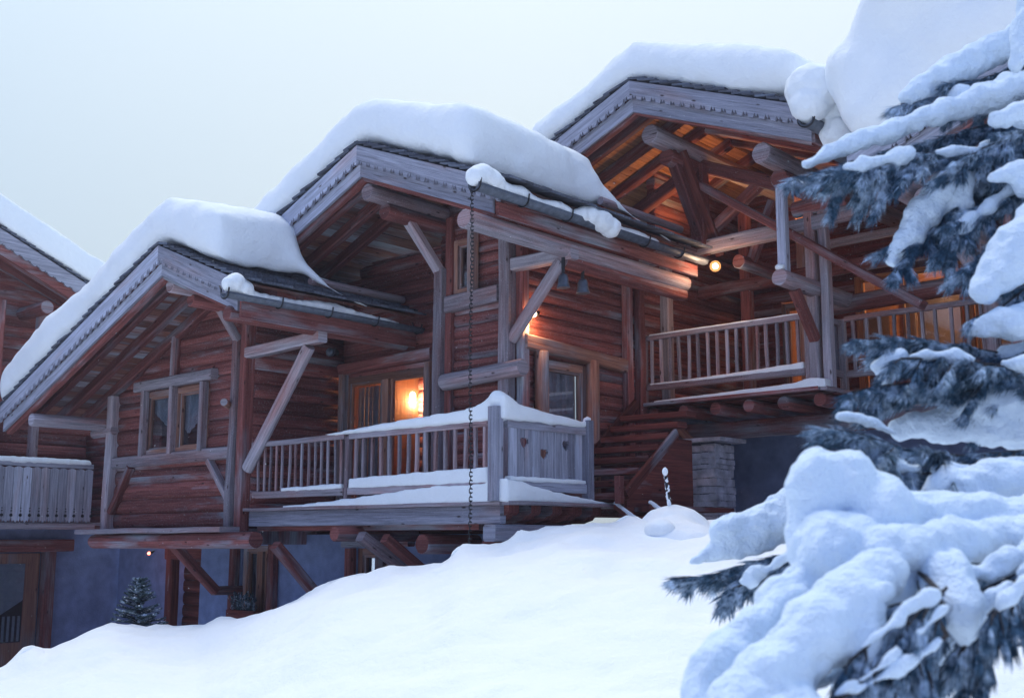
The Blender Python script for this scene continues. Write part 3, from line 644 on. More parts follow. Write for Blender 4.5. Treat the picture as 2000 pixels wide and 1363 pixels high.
# ================================================================== STAIRS
st = thing('staircase', 'open-riser wooden stairs climbing beside the log wall to the upper balcony', 'stairs')
for X_ in (-8.62, -9.85):
    mb = MB(); mb.beam((X_, 11.75, .55), (X_, 12.95 if X_ > -9 else 13.75, 1.42 if X_ > -9 else 2.0), .06, .13, jit=.004); mb.build('stringer', 'dark', st)
beam('newel_post', 'red', st, (-8.62, 11.62, .43), (-8.62, 11.62, .78), .10, .09, up=(0, 1, 0))
for k in range(8):
    y_ = 11.75 + k * .235; z_ = .53 + k * .17
    beam('tread', 'dark', st, (-9.82, y_, z_), (-8.66, y_, z_), .24, .085, jit=.004)
mb = MB(); mb.box((-9.98, 11.6, .43), (-9.9, 15.5, 1.0)); mb.build('side_board', 'dark', st)
one('stair_side', 'dark', st, 'prism', [(11.75, .47), (12.95, 1.34), (13.3, 1.34), (13.3, -.8), (11.75, -.8)], 'x', -8.64, -8.60)
# lower flight with snowy handrails, in front of the landing
lf = thing('lower_steps', 'short lower steps with snow on the slanting handrails beside the balcony corner', 'stairs')
for dx in (0, 0.55):
    beam('handrail', 'dark', lf, (-8.75 + dx, 11.7, .40), (-8.30 + dx, 11.6, .16), .05, .06)
    mb = MB(); balls(mb, [(Vector((-8.75 + dx, 11.7, .44)), .03), (Vector((-8.30 + dx, 11.6, .20)), .035)], jit=.05); solidify_snow('snow_strip', mb, voxel=.02, smooth=2, disp=.004, parent=lf)
for k in range(4): beam('tread', 'dark', lf, (-8.85 + k * .2, 12.0, .38 - k * .13), (-8.15 + k * .2, 12.3, .38 - k * .13), .26, .05)
one('landing', 'dark', lf, 'box', (-8.84, 11.9, .33), (-7.9, 13.2, .39))
# ================================================================== CHALET THREE
c3 = thing('chalet', 'tall open-fronted chalet at the right with lit golden soffit, truss and upper balcony', 'chalet')
F3 = 14.2; RX3 = -8.95; RZ3 = 6.47; XL3 = -12.6; XR3 = -6.1; YR3 = 12.5
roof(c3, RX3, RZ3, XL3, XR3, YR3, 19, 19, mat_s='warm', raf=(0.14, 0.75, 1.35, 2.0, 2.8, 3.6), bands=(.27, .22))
log('ridge_purlin', 'grey', c3, (RX3, 12.93, 5.80), (RX3, 19, 5.80), 0.15); log('corbel', 'red', c3, (RX3, 13.35, 5.56), (RX3, 14.5, 5.56), 0.13)
log('eave_purlin', 'grey', c3, (-7.05, 12.75, 5.02), (-7.05, 19, 5.02), 0.145); log('corbel', 'red', c3, (-7.05, 13.2, 4.78), (-7.05, 15, 4.78), 0.13)
log('eave_purlin', 'red', c3, (-10.9, 12.8, 5.02), (-10.9, 19, 5.02), 0.14)
beam('king_post', 'red', c3, (RX3 + .05, 14.15, 4.30), (RX3 + .05, 14.15, 5.6), 0.24, 0.24, up=(0, 1, 0))
beam('knee_brace', 'red', c3, (RX3 + .1, 14.25, 4.22), (RX3, 13.45, 5.68), 0.14, 0.17, up=(1, 0, 0)); beam('knee_brace', 'dark', c3, (RX3 + .25, 14.4, 4.22), (RX3 + .1, 13.6, 5.68), 0.10, 0.15, up=(1, 0, 0))
beam('tie_beam', 'grey', c3, (-10.2, F3, 4.30), (-6.75, F3, 4.36), 0.17, 0.21)
beam('diagonal_brace', 'red', c3, (-8.75, 13.98, 5.22), (-5.5, 13.98, 2.93), 0.12, 0.20, up=(0, 1, 0))
beam('truss_rafter', 'red', c3, (-8.9, 14.25, 5.62), (-6.9, 14.25, 4.75), 0.16, 0.20); beam('truss_rafter', 'red', c3, (-9.0, 14.25, 5.62), (-10.9, 14.25, 4.82), 0.16, 0.20)
beam('truss_strut', 'red', c3, (-8.75, 14.3, 4.62), (-7.95, 14.3, 5.15), 0.14, 0.18, up=(0, 1, 0)); beam('truss_strut', 'red', c3, (-8.3, 14.6, 4.1), (-7.9, 14.6, 4.95), .13, .15, up=(0, 1, 0))
beam('balcony_post', 'grey', c3, (-7.12, F3, 2.03), (-7.12, F3, 4.62), 0.15, 0.17, up=(0, 1, 0)); beam('balcony_post', 'grey', c3, (-6.94, F3 + .03, 2.03), (-6.94, F3 + .03, 4.62), 0.12, 0.16, up=(0, 1, 0))
log('bracket_log', 'red', c3, (-7.35, F3 - .02, 4.60), (-6.55, F3 - .02, 4.64), 0.12)
log('tie_log', 'grey', c3, (-6.9, 14.25, 4.42), (-6.4, 14.25, 4.44), .12)
beam('hanging_post', 'barge', c3, (-7.10, 13.35, 3.42), (-7.10, 13.35, 4.95), 0.13, 0.14, up=(0, 1, 0))
log('cantilever_log', 'grey', c3, (-7.10, 13.2, 3.42), (-7.10, 15.6, 3.42), 0.12)
beam('knee_brace', 'red', c3, (-7.10, 13.6, 3.32), (-7.10, 14.15, 2.7), .12, .14, up=(1, 0, 0))
log('cross_log', 'red', c3, (-7.6, 15.25, 3.36), (-5.3, 15.25, 3.42), 0.13)
for x_ in (-8.12, -7.86, -9.15): beam('inner_post', 'pine' if x_ > -8.2 and x_ < -8 else 'red', c3, (x_, 15.9, 2.03), (x_, 15.9, 5.4), .17 if x_ < -8 else .12, .17, up=(0, 1, 0))
for x_ in (-9.95,): beam('inner_post', 'grey', c3, (x_, 14.75, 2.03), (x_, 14.75, 4.3), .17, .17, up=(0, 1, 0))
beam('inner_beam', 'red', c3, (-10, 15.85, 4.05), (-5.2, 15.85, 4.12), .16, .2); beam('inner_beam', 'grey', c3, (-7.9, 15.6, 4.42), (-5.4, 15.6, 4.45), .10, .12)
log('fore_and_aft_log', 'red', c3, (-8.35, 14.3, 4.05), (-8.35, 17, 4.05), .11)
logwall(c3, 'x', 17.4, -12, -3.5, 2.0, 6.3, .2, holes=[(-9.3, -8.35, 2.1, 4.0), (-7.95, -4.3, 2.05, 4.3)], top=lambda x: RZ3 - .1 - SL * abs(x - RX3) if x < -7 else 5.0)
logwall(c3, 'y', -10.1, 14.6, 17.4, 4.8, 5.9, .2)
# ---- golden lamp room behind the windows
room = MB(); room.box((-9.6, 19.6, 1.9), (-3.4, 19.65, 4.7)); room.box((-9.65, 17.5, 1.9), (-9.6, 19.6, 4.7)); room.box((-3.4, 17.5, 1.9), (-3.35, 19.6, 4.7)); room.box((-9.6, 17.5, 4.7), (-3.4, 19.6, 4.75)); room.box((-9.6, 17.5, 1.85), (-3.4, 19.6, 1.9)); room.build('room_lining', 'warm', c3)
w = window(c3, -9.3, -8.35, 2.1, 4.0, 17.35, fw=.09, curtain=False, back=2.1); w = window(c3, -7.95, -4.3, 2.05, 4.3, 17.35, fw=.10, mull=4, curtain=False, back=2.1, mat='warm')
for x_, z_ in ((-7.3, 3.1), (-6.4, 2.7), (-5.6, 3.6)): one('cabinet', 'warm', w, 'box', (x_, 18.6, 2.0), (x_ + .35, 18.9, z_))
# deck and railing three
d3 = MB(); i = -10.1
while i < -7.0: d3.box((i, 14.05, 2.0), (min(i + .15, -6.95), 17.4, 2.03), long=1); i += .156
d3.box((-6.95, 14.85, 2.0), (-3.4, 17.4, 2.03), long=0); d3 = d3.build('balcony', 'red', c3)
beam('deck_edge', 'red', d3, (-10.15, 14.02, 1.995), (-7.0, 14.02, 2.005), .10, .05); beam('deck_edge', 'grey', d3, (-6.93, 14.0, 2.0), (-6.93, 14.9, 2.0), .1, .05)
for k in range(6): log('joist', 'red', d3, (-9.8 + k * .55, 14.1, 1.86), (-9.8 + k * .55, 16.5, 1.86), .095)
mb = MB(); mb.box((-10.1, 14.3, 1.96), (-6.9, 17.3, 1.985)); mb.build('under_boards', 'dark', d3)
beam('main_beam', 'red', d3, (-9.62, 14.75, 1.60), (-4.0, 14.75, 1.60), .22, .25); beam('beam_end', 'pine', d3, (-9.7, 14.55, 1.72), (-9.45, 14.62, 1.45), .12, .12)
beam('corner_post', 'grey', d3, (-10.02, F3, 2.03), (-10.02, F3, 3.12), .11, .11, up=(0, 1, 0)); beam('corner_post', 'grey', d3, (-7.2, F3, 2.03), (-7.2, F3, 3.22), .13, .13, up=(0, 1, 0))
railing(c3, (-9.95, F3, 0), (-7.28, F3, 0), 3.06, 2.28, 16, parent=d3)
beam('handrail', 'grey', d3, (-7.17, 14.28, 3.05), (-7.12, 15.0, 3.05), .08, .08); beam('bottom_rail', 'grey', d3, (-7.17, 14.28, 2.3), (-7.12, 15.0, 2.3), .08, .10)
heart_panel(-7.16, 14.5, 14.95, 2.34, 3.0, [(14.68, 2.74, .05)], d3)
beam('rail_post', 'grey', d3, (-7.1, 15.0, 2.03), (-7.1, 15.0, 3.1), .10, .10, up=(0, 1, 0))
railing(c3, (-7.05, 15.0, 0), (-4.2, 15.0, 0), 3.10, 2.30, 14, parent=d3)
beam('rail_post', 'grey', d3, (-5.0, 14.98, 2.03), (-5.0, 14.98, 3.95), .16, .16, up=(0, 1, 0))
# gutter three
beam('gutter_board', 'red', c3, (-6.2, 12.55, 5.02), (-6.2, 19, 5.02), .05, .24); gutter(c3, -6.02, 12.0, 19, 5.02, r=.10)
# stone pillar
pl = MB(); px0, px1, py0, py1 = -9.42, -8.92, 14.42, 14.95; pl.box((px0 + .03, py0 + .03, -1.5), (px1 - .03, py1 - .03, 1.42)); plo = pl.build('stone_pillar', 'mortar', c3)
mb = MB(); z = -1.4
while z < 1.36:
    h = random.uniform(.06, .15); h = min(h, 1.38 - z)
    for side in range(2):
        u = px0 if side == 0 else py0; ue = px1 if side == 0 else py1
        while u < ue - .02:
            w_ = min(random.uniform(.10, .30), ue - u); w_ = ue - u if ue - u - w_ < .06 else w_; dd = random.uniform(0, .025)
            if side == 0: mb.beam((u + .003, py0 + .06, z + h / 2), (u + w_ - .003, py0 + .06, z + h / 2), .12 + dd, h - .006, jit=.02, seg=.06, ch=.012)
            else: mb.beam((px1 - .06, u + .003, z + h / 2), (px1 - .06, u + w_ - .003, z + h / 2), .12 + dd, h - .006, jit=.02, seg=.06, ch=.012)
            u += w_
    z += h
mb.build('stone_facing', 'stone', plo)
one('capstone', 'stone', plo, 'beam', (-9.54, 14.68, 1.44), (-8.76, 14.68, 1.44), .74, .06, jit=.012)
wallholes(c3, -9.9, -2.5, 16.5, -1.5, 1.95, [(-6.2, -5.7, .2, 1.0)], name='basement_wall'); wp = one('niche_window', 'curtain', c3, 'box', (-6.2, 16.55, .2), (-5.7, 16.6, 1.0))
# ================================================================== CHALET FOUR (far right, mostly behind the branches)
c4 = thing('chalet', 'chalet at the far right edge, its gable mostly hidden behind snowy pine branches', 'chalet')
RX4 = -1.9; RZ4 = 6.0; YR4 = 12.0
roof(c4, RX4, RZ4 - .15, -5.45, 1.6, YR4, 19, 19, raf=(0.14, .7, 1.3))
log('eave_purlin', 'grey', c4, (-5.05, 12.1, 4.02), (-5.05, 19, 4.02), .14); log('eave_purlin', 'grey', c4, (-4.75, 12.3, 3.82), (-4.75, 19, 3.82), .14)
beam('knee_brace', 'grey', c4, (-4.75, 12.6, 3.75), (-4.6, 14.2, 2.8), .12, .16, up=(1, 0, 0))
beam('corner_post', 'red', c4, (-4.3, 13.9, -1), (-4.3, 13.9, 4.2), .2, .2, up=(0, 1, 0))
logwall(c4, 'x', 14.2, -4.3, 1.4, -1.2, 5.6, .22, top=lambda x: RZ4 - .3 - SL * abs(x - RX4)); logwall(c4, 'y', -4.3, 14.2, 19, -1.2, 4.3, .22)
# ================================================================== CHALET ZERO (far left, gable turned towards the row)
c0 = thing('chalet', 'chalet at the far left edge with a fretwork board balcony and glazed door below', 'chalet')
X0 = -21.0; RY0 = 5.2; RZ0 = 7.35
def roof0():
    S0 = math.tan(R(23.6)); yb = 12.4; mb = MB(); k = 34
    th = math.atan(S0)
    for i in range(k):
        a = RY0 + (yb - RY0) * i / k + .004; b_ = RY0 + (yb - RY0) * (i + 1) / k - .004
        za = RZ0 - S0 * (a - RY0); zb = RZ0 - S0 * (b_ - RY0)
        p = len(mb.v)
        for xx in (-30, X0 + .0):
            mb.v += [(xx, a, za - .05), (xx, b_, zb - .05), (xx, b_, zb - .01), (xx, a, za - .01)]
        u = lambda q: (mb.v[q][0], mb.v[q][1])
        for f in ((0, 1, 2, 3), (4, 7, 6, 5), (0, 4, 5, 1), (1, 5, 6, 2), (2, 6, 7, 3), (3, 7, 4, 0)): mb.face([p + q for q in f], [u(p + q) for q in f])
    mb.build('roof_deck', 'soffit', c0)
    mb = MB(); y_ = RY0
    while y_ < yb:
        z_ = RZ0 - S0 * (y_ - RY0); x_ = X0 + .06
        while x_ > X0 - 1.4:
            w_ = random.uniform(.13, .24); mb.beam((x_ - w_ / 2, y_, z_ + .03), (x_ - w_ / 2, y_ + .3, z_ - .3 * S0 * .8 + .05), w_ - .008, .022, ch=.002); x_ -= w_
        y_ += .19
    mb.build('shingle_covering', 'shingle', c0)
    def P(y_, dz): return (y_, RZ0 - S0 * (y_ - RY0) + dz)
    bot = []; k = 42
    for i in range(k + 1):
        yy = yb + (RY0 - yb) * i / k; bot.append(P(yy, -.30))
        if i < k:
            for fr_, dz in ((.25, .012), (.4, .05), (.5, .02), (.6, .05), (.75, .012)): bot.append(P(yy + (RY0 - yb) / k * fr_, -.30 + dz))
    mb = MB(); mb.prism([P(RY0, 0), P(yb, 0)] + bot, 'x', X0, X0 + .035); mb.build('barge_board', 'barge', c0)
    mb = MB(); mb.prism([P(RY0, -.27), P(yb, -.27), P(yb, -.47), P(RY0, -.47)], 'x', X0 - .05, X0 - .004); mb.build('lower_barge_board', 'red', c0)
    for dx in (.12, .6, 1.05): beam('rafter', 'red', c0, (X0 - dx, RY0, RZ0 - .17), (X0 - dx, yb, RZ0 - .17 - S0 * (yb - RY0)), .13, .2 if dx > .2 else .5)
    mb = MB(); n = 26; prof = []
    for i in range(n + 1): y_ = RY0 + (yb - .1 - RY0) * i / n; prof.append(P(y_, .06))
    top = [P(RY0 + (yb - .15 - RY0) * i / n, .06 + .62) for i in range(n, -1, -1)]
    mb.prism(prof + top, 'x', -28, X0 + .12); s_ = solidify_snow('roof_snow', mb, voxel=.09, smooth=10, disp=.05, dscale=1.1)
    tag(s_, 'thick snow slab on the roof at the far left edge', 'snow', 'snow slabs on the chalet roofs')
roof0()
log('eave_purlin', 'red', c0, (-24, 9.9, 4.45), (X0 - .15, 9.9, 4.45), .14); beam('wall_post', 'grey', c0, (X0 - .6, 10.0, 1.5), (X0 - .6, 10.0, 4.4), .16, .16, up=(0, 1, 0))
beam('wall_post', 'red', c0, (X0 - .9, 9.3, 1.5), (X0 - .9, 9.3, 4.6), .2, .2, up=(0, 1, 0))
logwall(c0, 'y', -22.3, 3, 12.3, 0.2, 5.0, .24, holes=[(8.75, 9.6, .3, 2.2)]); one('balcony_door', 'curtain', c0, 'box', (-22.36, 8.75, .3), (-22.32, 9.6, 2.2))
one('gable_infill', 'logs', c0, 'prism', [(3, 5.0), (3, 6.2), (RY0, 7.0), (11, 4.6), (11, 4.2)], 'x', -22.4, -22.2)
b0 = MB(); b0.box((-22.3, 4, .24), (-21.1, 11.3, .30)); b0 = b0.build('balcony', 'grey', c0)
mb = MB(); y_ = 4.0
while y_ < 10.95:                                    # fretted boards with pointed feet
    w_ = .175; mb.prism([(y_, .36), (y_ + w_ * .14, .30), (y_ + w_ * .3, .33), (y_ + w_ * .5, .28), (y_ + w_ * .7, .33), (y_ + w_ * .86, .30), (y_ + w_ - .008, .36), (y_ + w_ - .008, 1.30), (y_ + w_ * .5, 1.335), (y_, 1.30)], 'x', -21.05 + random.uniform(-.004, .004), -21.02, uvrot=True)
    y_ += w_
mb.build('fretted_board', 'barge', b0)
mb = MB(); y_ = 4.0
while y_ < 10.95:
    for (zz, rr) in ((.42, .030), (.50, .014), (.55, .012)):
        if y_ > 8: hb = MB(); hb.path([(-21.03, y_ + .17, zz), (-21.008, y_ + .17, zz)], rr, 8); hb.build('fret_hole', 'iron', b0)
    y_ += .175
beam('handrail', 'barge', b0, (-21.08, 4, 1.38), (-21.08, 11.0, 1.38), .12, .09); beam('bottom_rail', 'grey', b0, (-21.1, 4, .22), (-21.1, 11.1, .22), .12, .12)
beam('balcony_post', 'barge', c0, (-21.1, 8.65, -3.2), (-21.1, 8.65, .2), .22, .2, up=(0, 1, 0))
mb = MB(); balls(mb, [(Vector((-21.08, 4 + .1 * i, 1.44)), .075) for i in range(70)], jit=.1); s_ = solidify_snow('rail_snow', mb, voxel=.03, smooth=6, disp=.01); tag(s_, 'snow strip lying on the fretwork balcony rail at the far left', 'snow', 'snow strips on the railings')
one('ground_wall', 'plaster', c0, 'box', (-22.6, 2, -3.4), (-22.3, 12.4, .2))
dr = thing and MB(); dr.box((-22.28, 8.9, -3.3), (-22.2, 10.6, -.3)); dr = dr.build('glazed_door', 'pine', c0)
for y_ in (8.9, 10.75): beam('door_post', 'red', dr, (-22.15, y_, -3.3), (-22.15, y_, -.25), .22, .24, up=(0, 1, 0))
beam('door_lintel', 'red', dr, (-22.12, 8.6, -.15), (-22.12, 11.2, -.15), .22, .24)
one('pane', 'glass', dr, 'box', (-22.18, 9.15, -2.0), (-22.175, 10.3, -.5)); one('dark_room', 'black', dr, 'box', (-22.195, 9.15, -2.0), (-22.19, 10.3, -.5))
mb = MB(); mb.prism([(9.15, -.5), (10.3, -.5), (10.3, -1.2), (9.75, -1.55), (9.15, -1.2)], 'x', -22.188, -22.182); mb.build('curtain', 'curtain', dr)
for k in range(6): one('curtain', 'curtain', dr, 'box', (-22.188, 9.72 + k * .1, -1.98), (-22.182, 9.77 + k * .1, -1.5))
# ================================================================== ROOF SNOW
def roofsnow(label, rx, rz, xl, xr, yr, ybl, ybr, t, tr, extra=None, voxel=.07, smooth=80, dd=.065, flat=0.0, ove=.09):
    mb = MB(); z0 = rz + .09
    for sgn, xe, yb, te in ((-1, xl, ybl, t * .95), (1, xr, ybr, tr)):
        n = 8; lo = []; hi = []
        for i in range(n + 1):
            x_ = rx + (xe - rx) * i / n; dx = abs(x_ - rx); th = t + (te - t) * i / n
            lo.append((x_, z0 - SL * dx)); hi.append((x_, z0 - SL * dx + th + flat * max(0, 1 - dx / .8)))
        lo[0] = (rx - sgn * .05, lo[0][1]); hi[0] = (rx - sgn * .05, hi[0][1]); 
        poly = lo + hi[::-1]; mb.prism(poly if sgn > 0 else poly[::-1], 'y', yr - ove, yb)
    if extra: extra(mb)
    s_ = solidify_snow('roof_snow', mb, voxel=voxel, smooth=smooth, disp=dd, dscale=1.1, fine=.022)
    return tag(s_, label, 'snow', 'snow slabs on the chalet roofs')
def ex1(mb):
    ball(mb, (-14.0, 9.55, 4.50), .50); ball(mb, (-13.3, 9.4, 4.35), .42)
    # spill over the eave where the slab ends under the next roof
    balls(mb, [(Vector((-12.75, 9.5, 3.95)), .16), (Vector((-12.5, 9.75, 3.62)), .13), (Vector((-12.3, 10.1, 3.40)), .085), (Vector((-12.22, 10.6, 3.26)), .05)])
    balls(mb, [(Vector((-12.75, 9.7, 3.80)), .10), (Vector((-12.7, 10.2, 3.66)), .07), (Vector((-12.6, 10.9, 3.58)), .05)])
roofsnow('thick snow slab on the left chalet roof, over the paired window', RX1, RZ1, XL1 - .12, XR1 - .50, YR1, 15.5, 9.75, .74, .84, ex1)
def ex2(mb):
    balls(mb, [(Vector((-9.35, 12.0, 4.95)), .18), (Vector((-9.1, 12.35, 4.62)), .13), (Vector((-8.9, 12.8, 4.35)), .08), (Vector((-8.8, 13.4, 4.18)), .05)])
    balls(mb, [(Vector((-9.4, 12.2, 4.9)), .13), (Vector((-9.3, 12.9, 4.72)), .07), (Vector((-9.2, 13.6, 4.66)), .05)])
roofsnow('thick rounded snow slab on the middle chalet roof', RX2, RZ2, XL2 + .1, XR2 - .42, YR2, 16.5, 12.2, .66, .86, ex2)
roofsnow('flat-topped snow slab on the tall chalet with the lit soffit', RX3, RZ3, XL3 + .1, XR3 - .2, YR3, 18.5, 18.5, .60, .72)
def ex4(mb): balls(mb, [(Vector((-5.3, 12.1, 5.6)), .5), (Vector((-5.4, 13.5, 5.6)), .65), (Vector((-5.4, 16, 5.6)), .65), (Vector((-4.6, 12.0, 6.3)), .5)])
roofsnow('huge snow slab on the roof at the far right', RX4, RZ4 - .15, -5.45, 1.5, YR4, 18.5, 18.5, 1.7, 1.5, ex4, voxel=.08, ove=.3, dd=.20)
# gutter snow
def gs(label, X, z, pts, r0=.07):
    mb = MB(); balls(mb, [(Vector((X + dx, y_, z + dz)), r) for (y_, dx, dz, r) in pts], jit=.07)
    s_ = solidify_snow('gutter_snow', mb, voxel=.022, smooth=4, disp=.015, dscale=.15); return tag(s_, label, 'snow', 'snow lying in the gutters')
gs('snow ball and thin strip in the left gutter, beside the paired-window gable', -12.2, 3.12, [(8.08, 0, .12, .11), (8.16, .0, .15, .125), (8.3, .01, .10, .115), (8.42, .0, .02, .07), (8.7, -.01, .02, .06), (9.2, -.02, .02, .065), (9.6, -.05, .05, .10), (9.9, -.05, .05, .09), (10.3, -.02, .02, .06), (11.0, 0, 0, .045)])
gs('lumpy snow strip in the middle gutter above the iron chain', -8.75, 4.08, [(9.07, 0, .08, .13), (9.2, 0, .13, .14), (9.45, 0, .08, .11), (9.65, 0, .04, .075), (9.85, 0, .07, .10), (10.05, .0, .02, .08), (10.3, .0, .02, .065), (10.6, 0, .05, .085), (10.85, 0, 0, .07), (11.2, .02, .08, .13), (11.45, .05, .04, .15), (11.6, .06, -.02, .14), (11.75, 0, 0, .08), (12.2, 0, .02, .08), (12.8, 0, 0, .05)])
gs('big snow lump hanging over the end of the right gutter', -6.02, 5.02, [(12.08, 0, .2, .26), (12.2, .02, .38, .34), (12.5, .05, .42, .36), (12.6, .12, .15, .32), (12.5, .2, -.1, .24), (12.6, .22, -.3, .16), (13.3, 0, .3, .3)])
# balcony snow
def strip(name, label, pts, voxel=.03, smooth=8, disp=.012, sc=(1, 1, 1), group='snow strips on the railings', prism=None):
    mb = MB()
    if pts: balls(mb, pts, jit=.06, sc=sc)
    if prism: prism(mb)
    s_ = solidify_snow(name, mb, voxel=voxel, smooth=smooth, disp=disp, dscale=.2); return tag(s_, label, 'snow', group)
def railp(mb):
    n = 26; lo = []; hi = []
    for i in range(n + 1):
        x_ = -12.3 + (3.22) * i / n; t_ = i / n; lo.append((x_, 1.385)); hi.append((x_, 1.41 + .17 * t_ ** .8 + .10 * math.exp(-((x_ + 9.14) / .22) ** 2)))
    mb.prism(lo + hi[::-1], 'y', 9.78, 9.97)
    lo = []; hi = []
    for i in range(15):
        y_ = 9.8 + 1.6 * i / 14; t_ = i / 14; lo.append((y_, 1.40)); hi.append((y_, 1.62 - .15 * t_ + .08 * math.exp(-((y_ - 9.85) / .2) ** 2)))
    mb.prism(lo + hi[::-1], 'x', -9.14, -8.95)
    ball(mb, (-9.10, 9.86, 1.64), .12); ball(mb, (-9.0, 11.46, 1.52), .07, (1, 1, .6))
strip('rail_snow', 'deep snow ridge on the heart-panel balcony handrail, peaked at its corner post', None, prism=railp, smooth=5)
def railq(mb):
    for (a, b_, h0, h1) in ((-13.3, -11.95, .015, .04), (-11.8, -9.22, .10, .15)):
        n = 16; lo = []; hi = []
        for i in range(n + 1): x_ = a + (b_ - a) * i / n; lo.append((x_, .655)); hi.append((x_, .69 + h0 + (h1 - h0) * i / n))
        mb.prism(lo + hi[::-1], 'y', 9.80, 9.93)
    mb.box((-9.10, 9.95, .67), (-8.97, 11.4, .73))
strip('rail_snow', 'snow along the bottom rail of the heart-panel balcony', None, prism=railq, voxel=.022, smooth=3)
def deckp(mb):
    n = 20; lo = []; hi = []
    for i in range(n + 1): x_ = -13.2 + 4.3 * i / n; t_ = i / n; lo.append((x_, .42)); hi.append((x_, .45 + .18 * min(1, t_ * 1.5) ** 1.3 + .06 * math.exp(-((x_ + 9.05) / .2) ** 2)))
    mb.prism(lo + hi[::-1], 'y', 9.78, 10.1)
    lo = []; hi = []
    for i in range(15): y_ = 9.78 + 2.1 * i / 14; t_ = i / 14; lo.append((y_, .42)); hi.append((y_, .45 + .24 * (1 - t_) ** 1.4))
    mb.prism(lo + hi[::-1], 'x', -9.2, -8.87)
strip('deck_snow', 'snow drift along the edge of the lower balcony floor', None, prism=deckp, smooth=5, group='snow on the balcony floors')
def rail3(mb): mb.box((-9.9, 14.16, 3.085), (-7.27, 14.24, 3.115))
def low3(mb):
    n = 12; lo = [(-9.9 + 2.6 * i / n, 2.31) for i in range(n + 1)]; hi = [(-9.9 + 2.6 * i / n, 2.345 + .07 * (i / n) ** 2) for i in range(n + 1)]; mb.prism(lo + hi[::-1], 'y', 14.15, 14.24)
def deck3(mb):
    n = 12; lo = [(-9.7 + 2.8 * i / n, 2.02) for i in range(n + 1)]; hi = [(-9.7 + 2.8 * i / n, 2.05 + .07 * (i / n) ** 1.3 + .05 * math.exp(-((-9.7 + 2.8 * i / n + 7.1) / .15) ** 2)) for i in range(n + 1)]; mb.prism(lo + hi[::-1], 'y', 13.98, 14.2)
strip('rail_snow', 'thin snow line on the handrail of the upper balcony', None, prism=rail3, voxel=.016, smooth=2, disp=.004)
strip('rail_snow', 'thin snow line on the bottom rail of the upper balcony', None, prism=low3, voxel=.018, smooth=2, disp=.006)
strip('deck_snow', 'thin snow wedge on the edge of the upper balcony floor', None, prism=deck3, voxel=.02, smooth=3, disp=.006, group='snow on the balcony floors')
strip('post_snow', 'little snow cap on the foot of the hanging post', [(Vector((-7.10, 13.24, 3.56)), .07), (Vector((-7.10, 13.28, 3.57)), .06)], voxel=.02, smooth=2, sc=(1, 1, .7), group='snow strips on the railings')
# ================================================================== CHAIN, BELLS, LAMPS
chn = thing('gutter_chain', 'long dark iron chain hanging from the middle gutter down to the snow', 'chain')
def link_mb(L_=.062, w_=.036, r=.0055):
    mb = MB(); pts = []
    for j in range(17):
        th = 2 * math.pi * j / 16; pts.append((w_ / 2 * math.cos(th), 0, (L_ / 2 - w_ / 2) * (1 if math.sin(th) >= 0 else -1) + w_ / 2 * math.sin(th)))
    mb.path(pts, r, 6); return mb
chm = None; z_ = 3.98; k = 0; top = Vector((-8.75, 9.02, 0)); zb = -0.35; nl = int((3.98 - zb) / .048); keep = 95
step = (3.98 - zb) / keep
lm = link_mb(step * 1.30, .034, .0058)
base = lm.build('chain_link', 'iron', chn)
for k in range(keep):
    ob = base if k == 0 else base.copy()
    if k: COL.objects.link(ob); ob.parent = chn
    ob.location = (top.x + .01 * math.sin(k * .11), top.y + .004 * k / keep, 3.98 - k * step); ob.rotation_euler = (0, 0, (k % 2) * math.pi / 2 + .5)
def bell(x, y, z, s, label):
    t_ = thing('cow_bell', label, 'bell', 'cow bells under the eave'); mb = MB()
    prof = [(0.02, 0), (.055, -.01), (.075, -.05), (.085, -.13), (.10, -.19), (.105, -.20)]
    rings = [[Vector((x + r * s * math.cos(a * math.pi / 8), y + r * s * .75 * math.sin(a * math.pi / 8), z + h * s)) for a in range(16)] for r, h in prof]
    mb.ring_tube(rings, [.02 * j for j in range(17)]); mb.build('bell_body', 'metal', t_)
    mb = MB(); mb.beam((x, y, z - .01), (x, y, z + .22), .05, .02, ch=.003); mb.build('strap', 'iron', t_)
bp_ = at(1100, 535, X=-9.1); bell(bp_.x, bp_.y, bp_.z, .95, 'left, darker cow bell hanging beneath the middle eave'); bp_ = at(1138, 545, X=-9.1); bell(bp_.x, bp_.y, bp_.z, 1.0, 'right, brighter cow bell hanging beneath the middle eave')
def lamp(name, label, p, r, e, col, mat='bulb', mount=(0, .12, .05), lr=.05, off=(0, -.05, -.05)):
    t_ = thing(name, label, 'lamp'); mb = MB(); ball(mb, p, r); mb.build('bulb', mat, t_); p = Vector(p); mb = MB(); mb.path([p + Vector((0, r * .5, 0)), p + Vector((0, r * 1.6, r * .3)), p + Vector(mount)], [r * .8, r * .9, r * .3], 10); mb.build('housing', 'iron', t_)
    if name == 'wall_lamp':
        mb = MB(); ball(mb, p, .085); mb.build('halo_shell', 'halo_shell', t_)  # added shell that paints the orange halo around the bare bulb
    if e: l = point(name + '_light', p + Vector(off), e, col, lr); l.parent = t_
    return t_
lamp('wall_lamp', 'bright bare lamp shining under the tie beam of the tall chalet', at(1397, 520, Y=14.0), .045, 17, (1, .62, .36), off=(0, -.16, -.1), lr=.1)
lamp('spot_lamp', 'small lit downlight above the side door of the middle chalet', at(1042, 613, X=-9.85), .045, 14, (1, .45, .18), off=(0, .03, -.12), lr=.04)
lamp('entrance_lamp', 'small red-glowing lamp beside the basement entrance on the left', at(291, 1080, Y=11.7), .032, 3, (1, .3, .2), 'redbulb', off=(0, -.1, -.08))
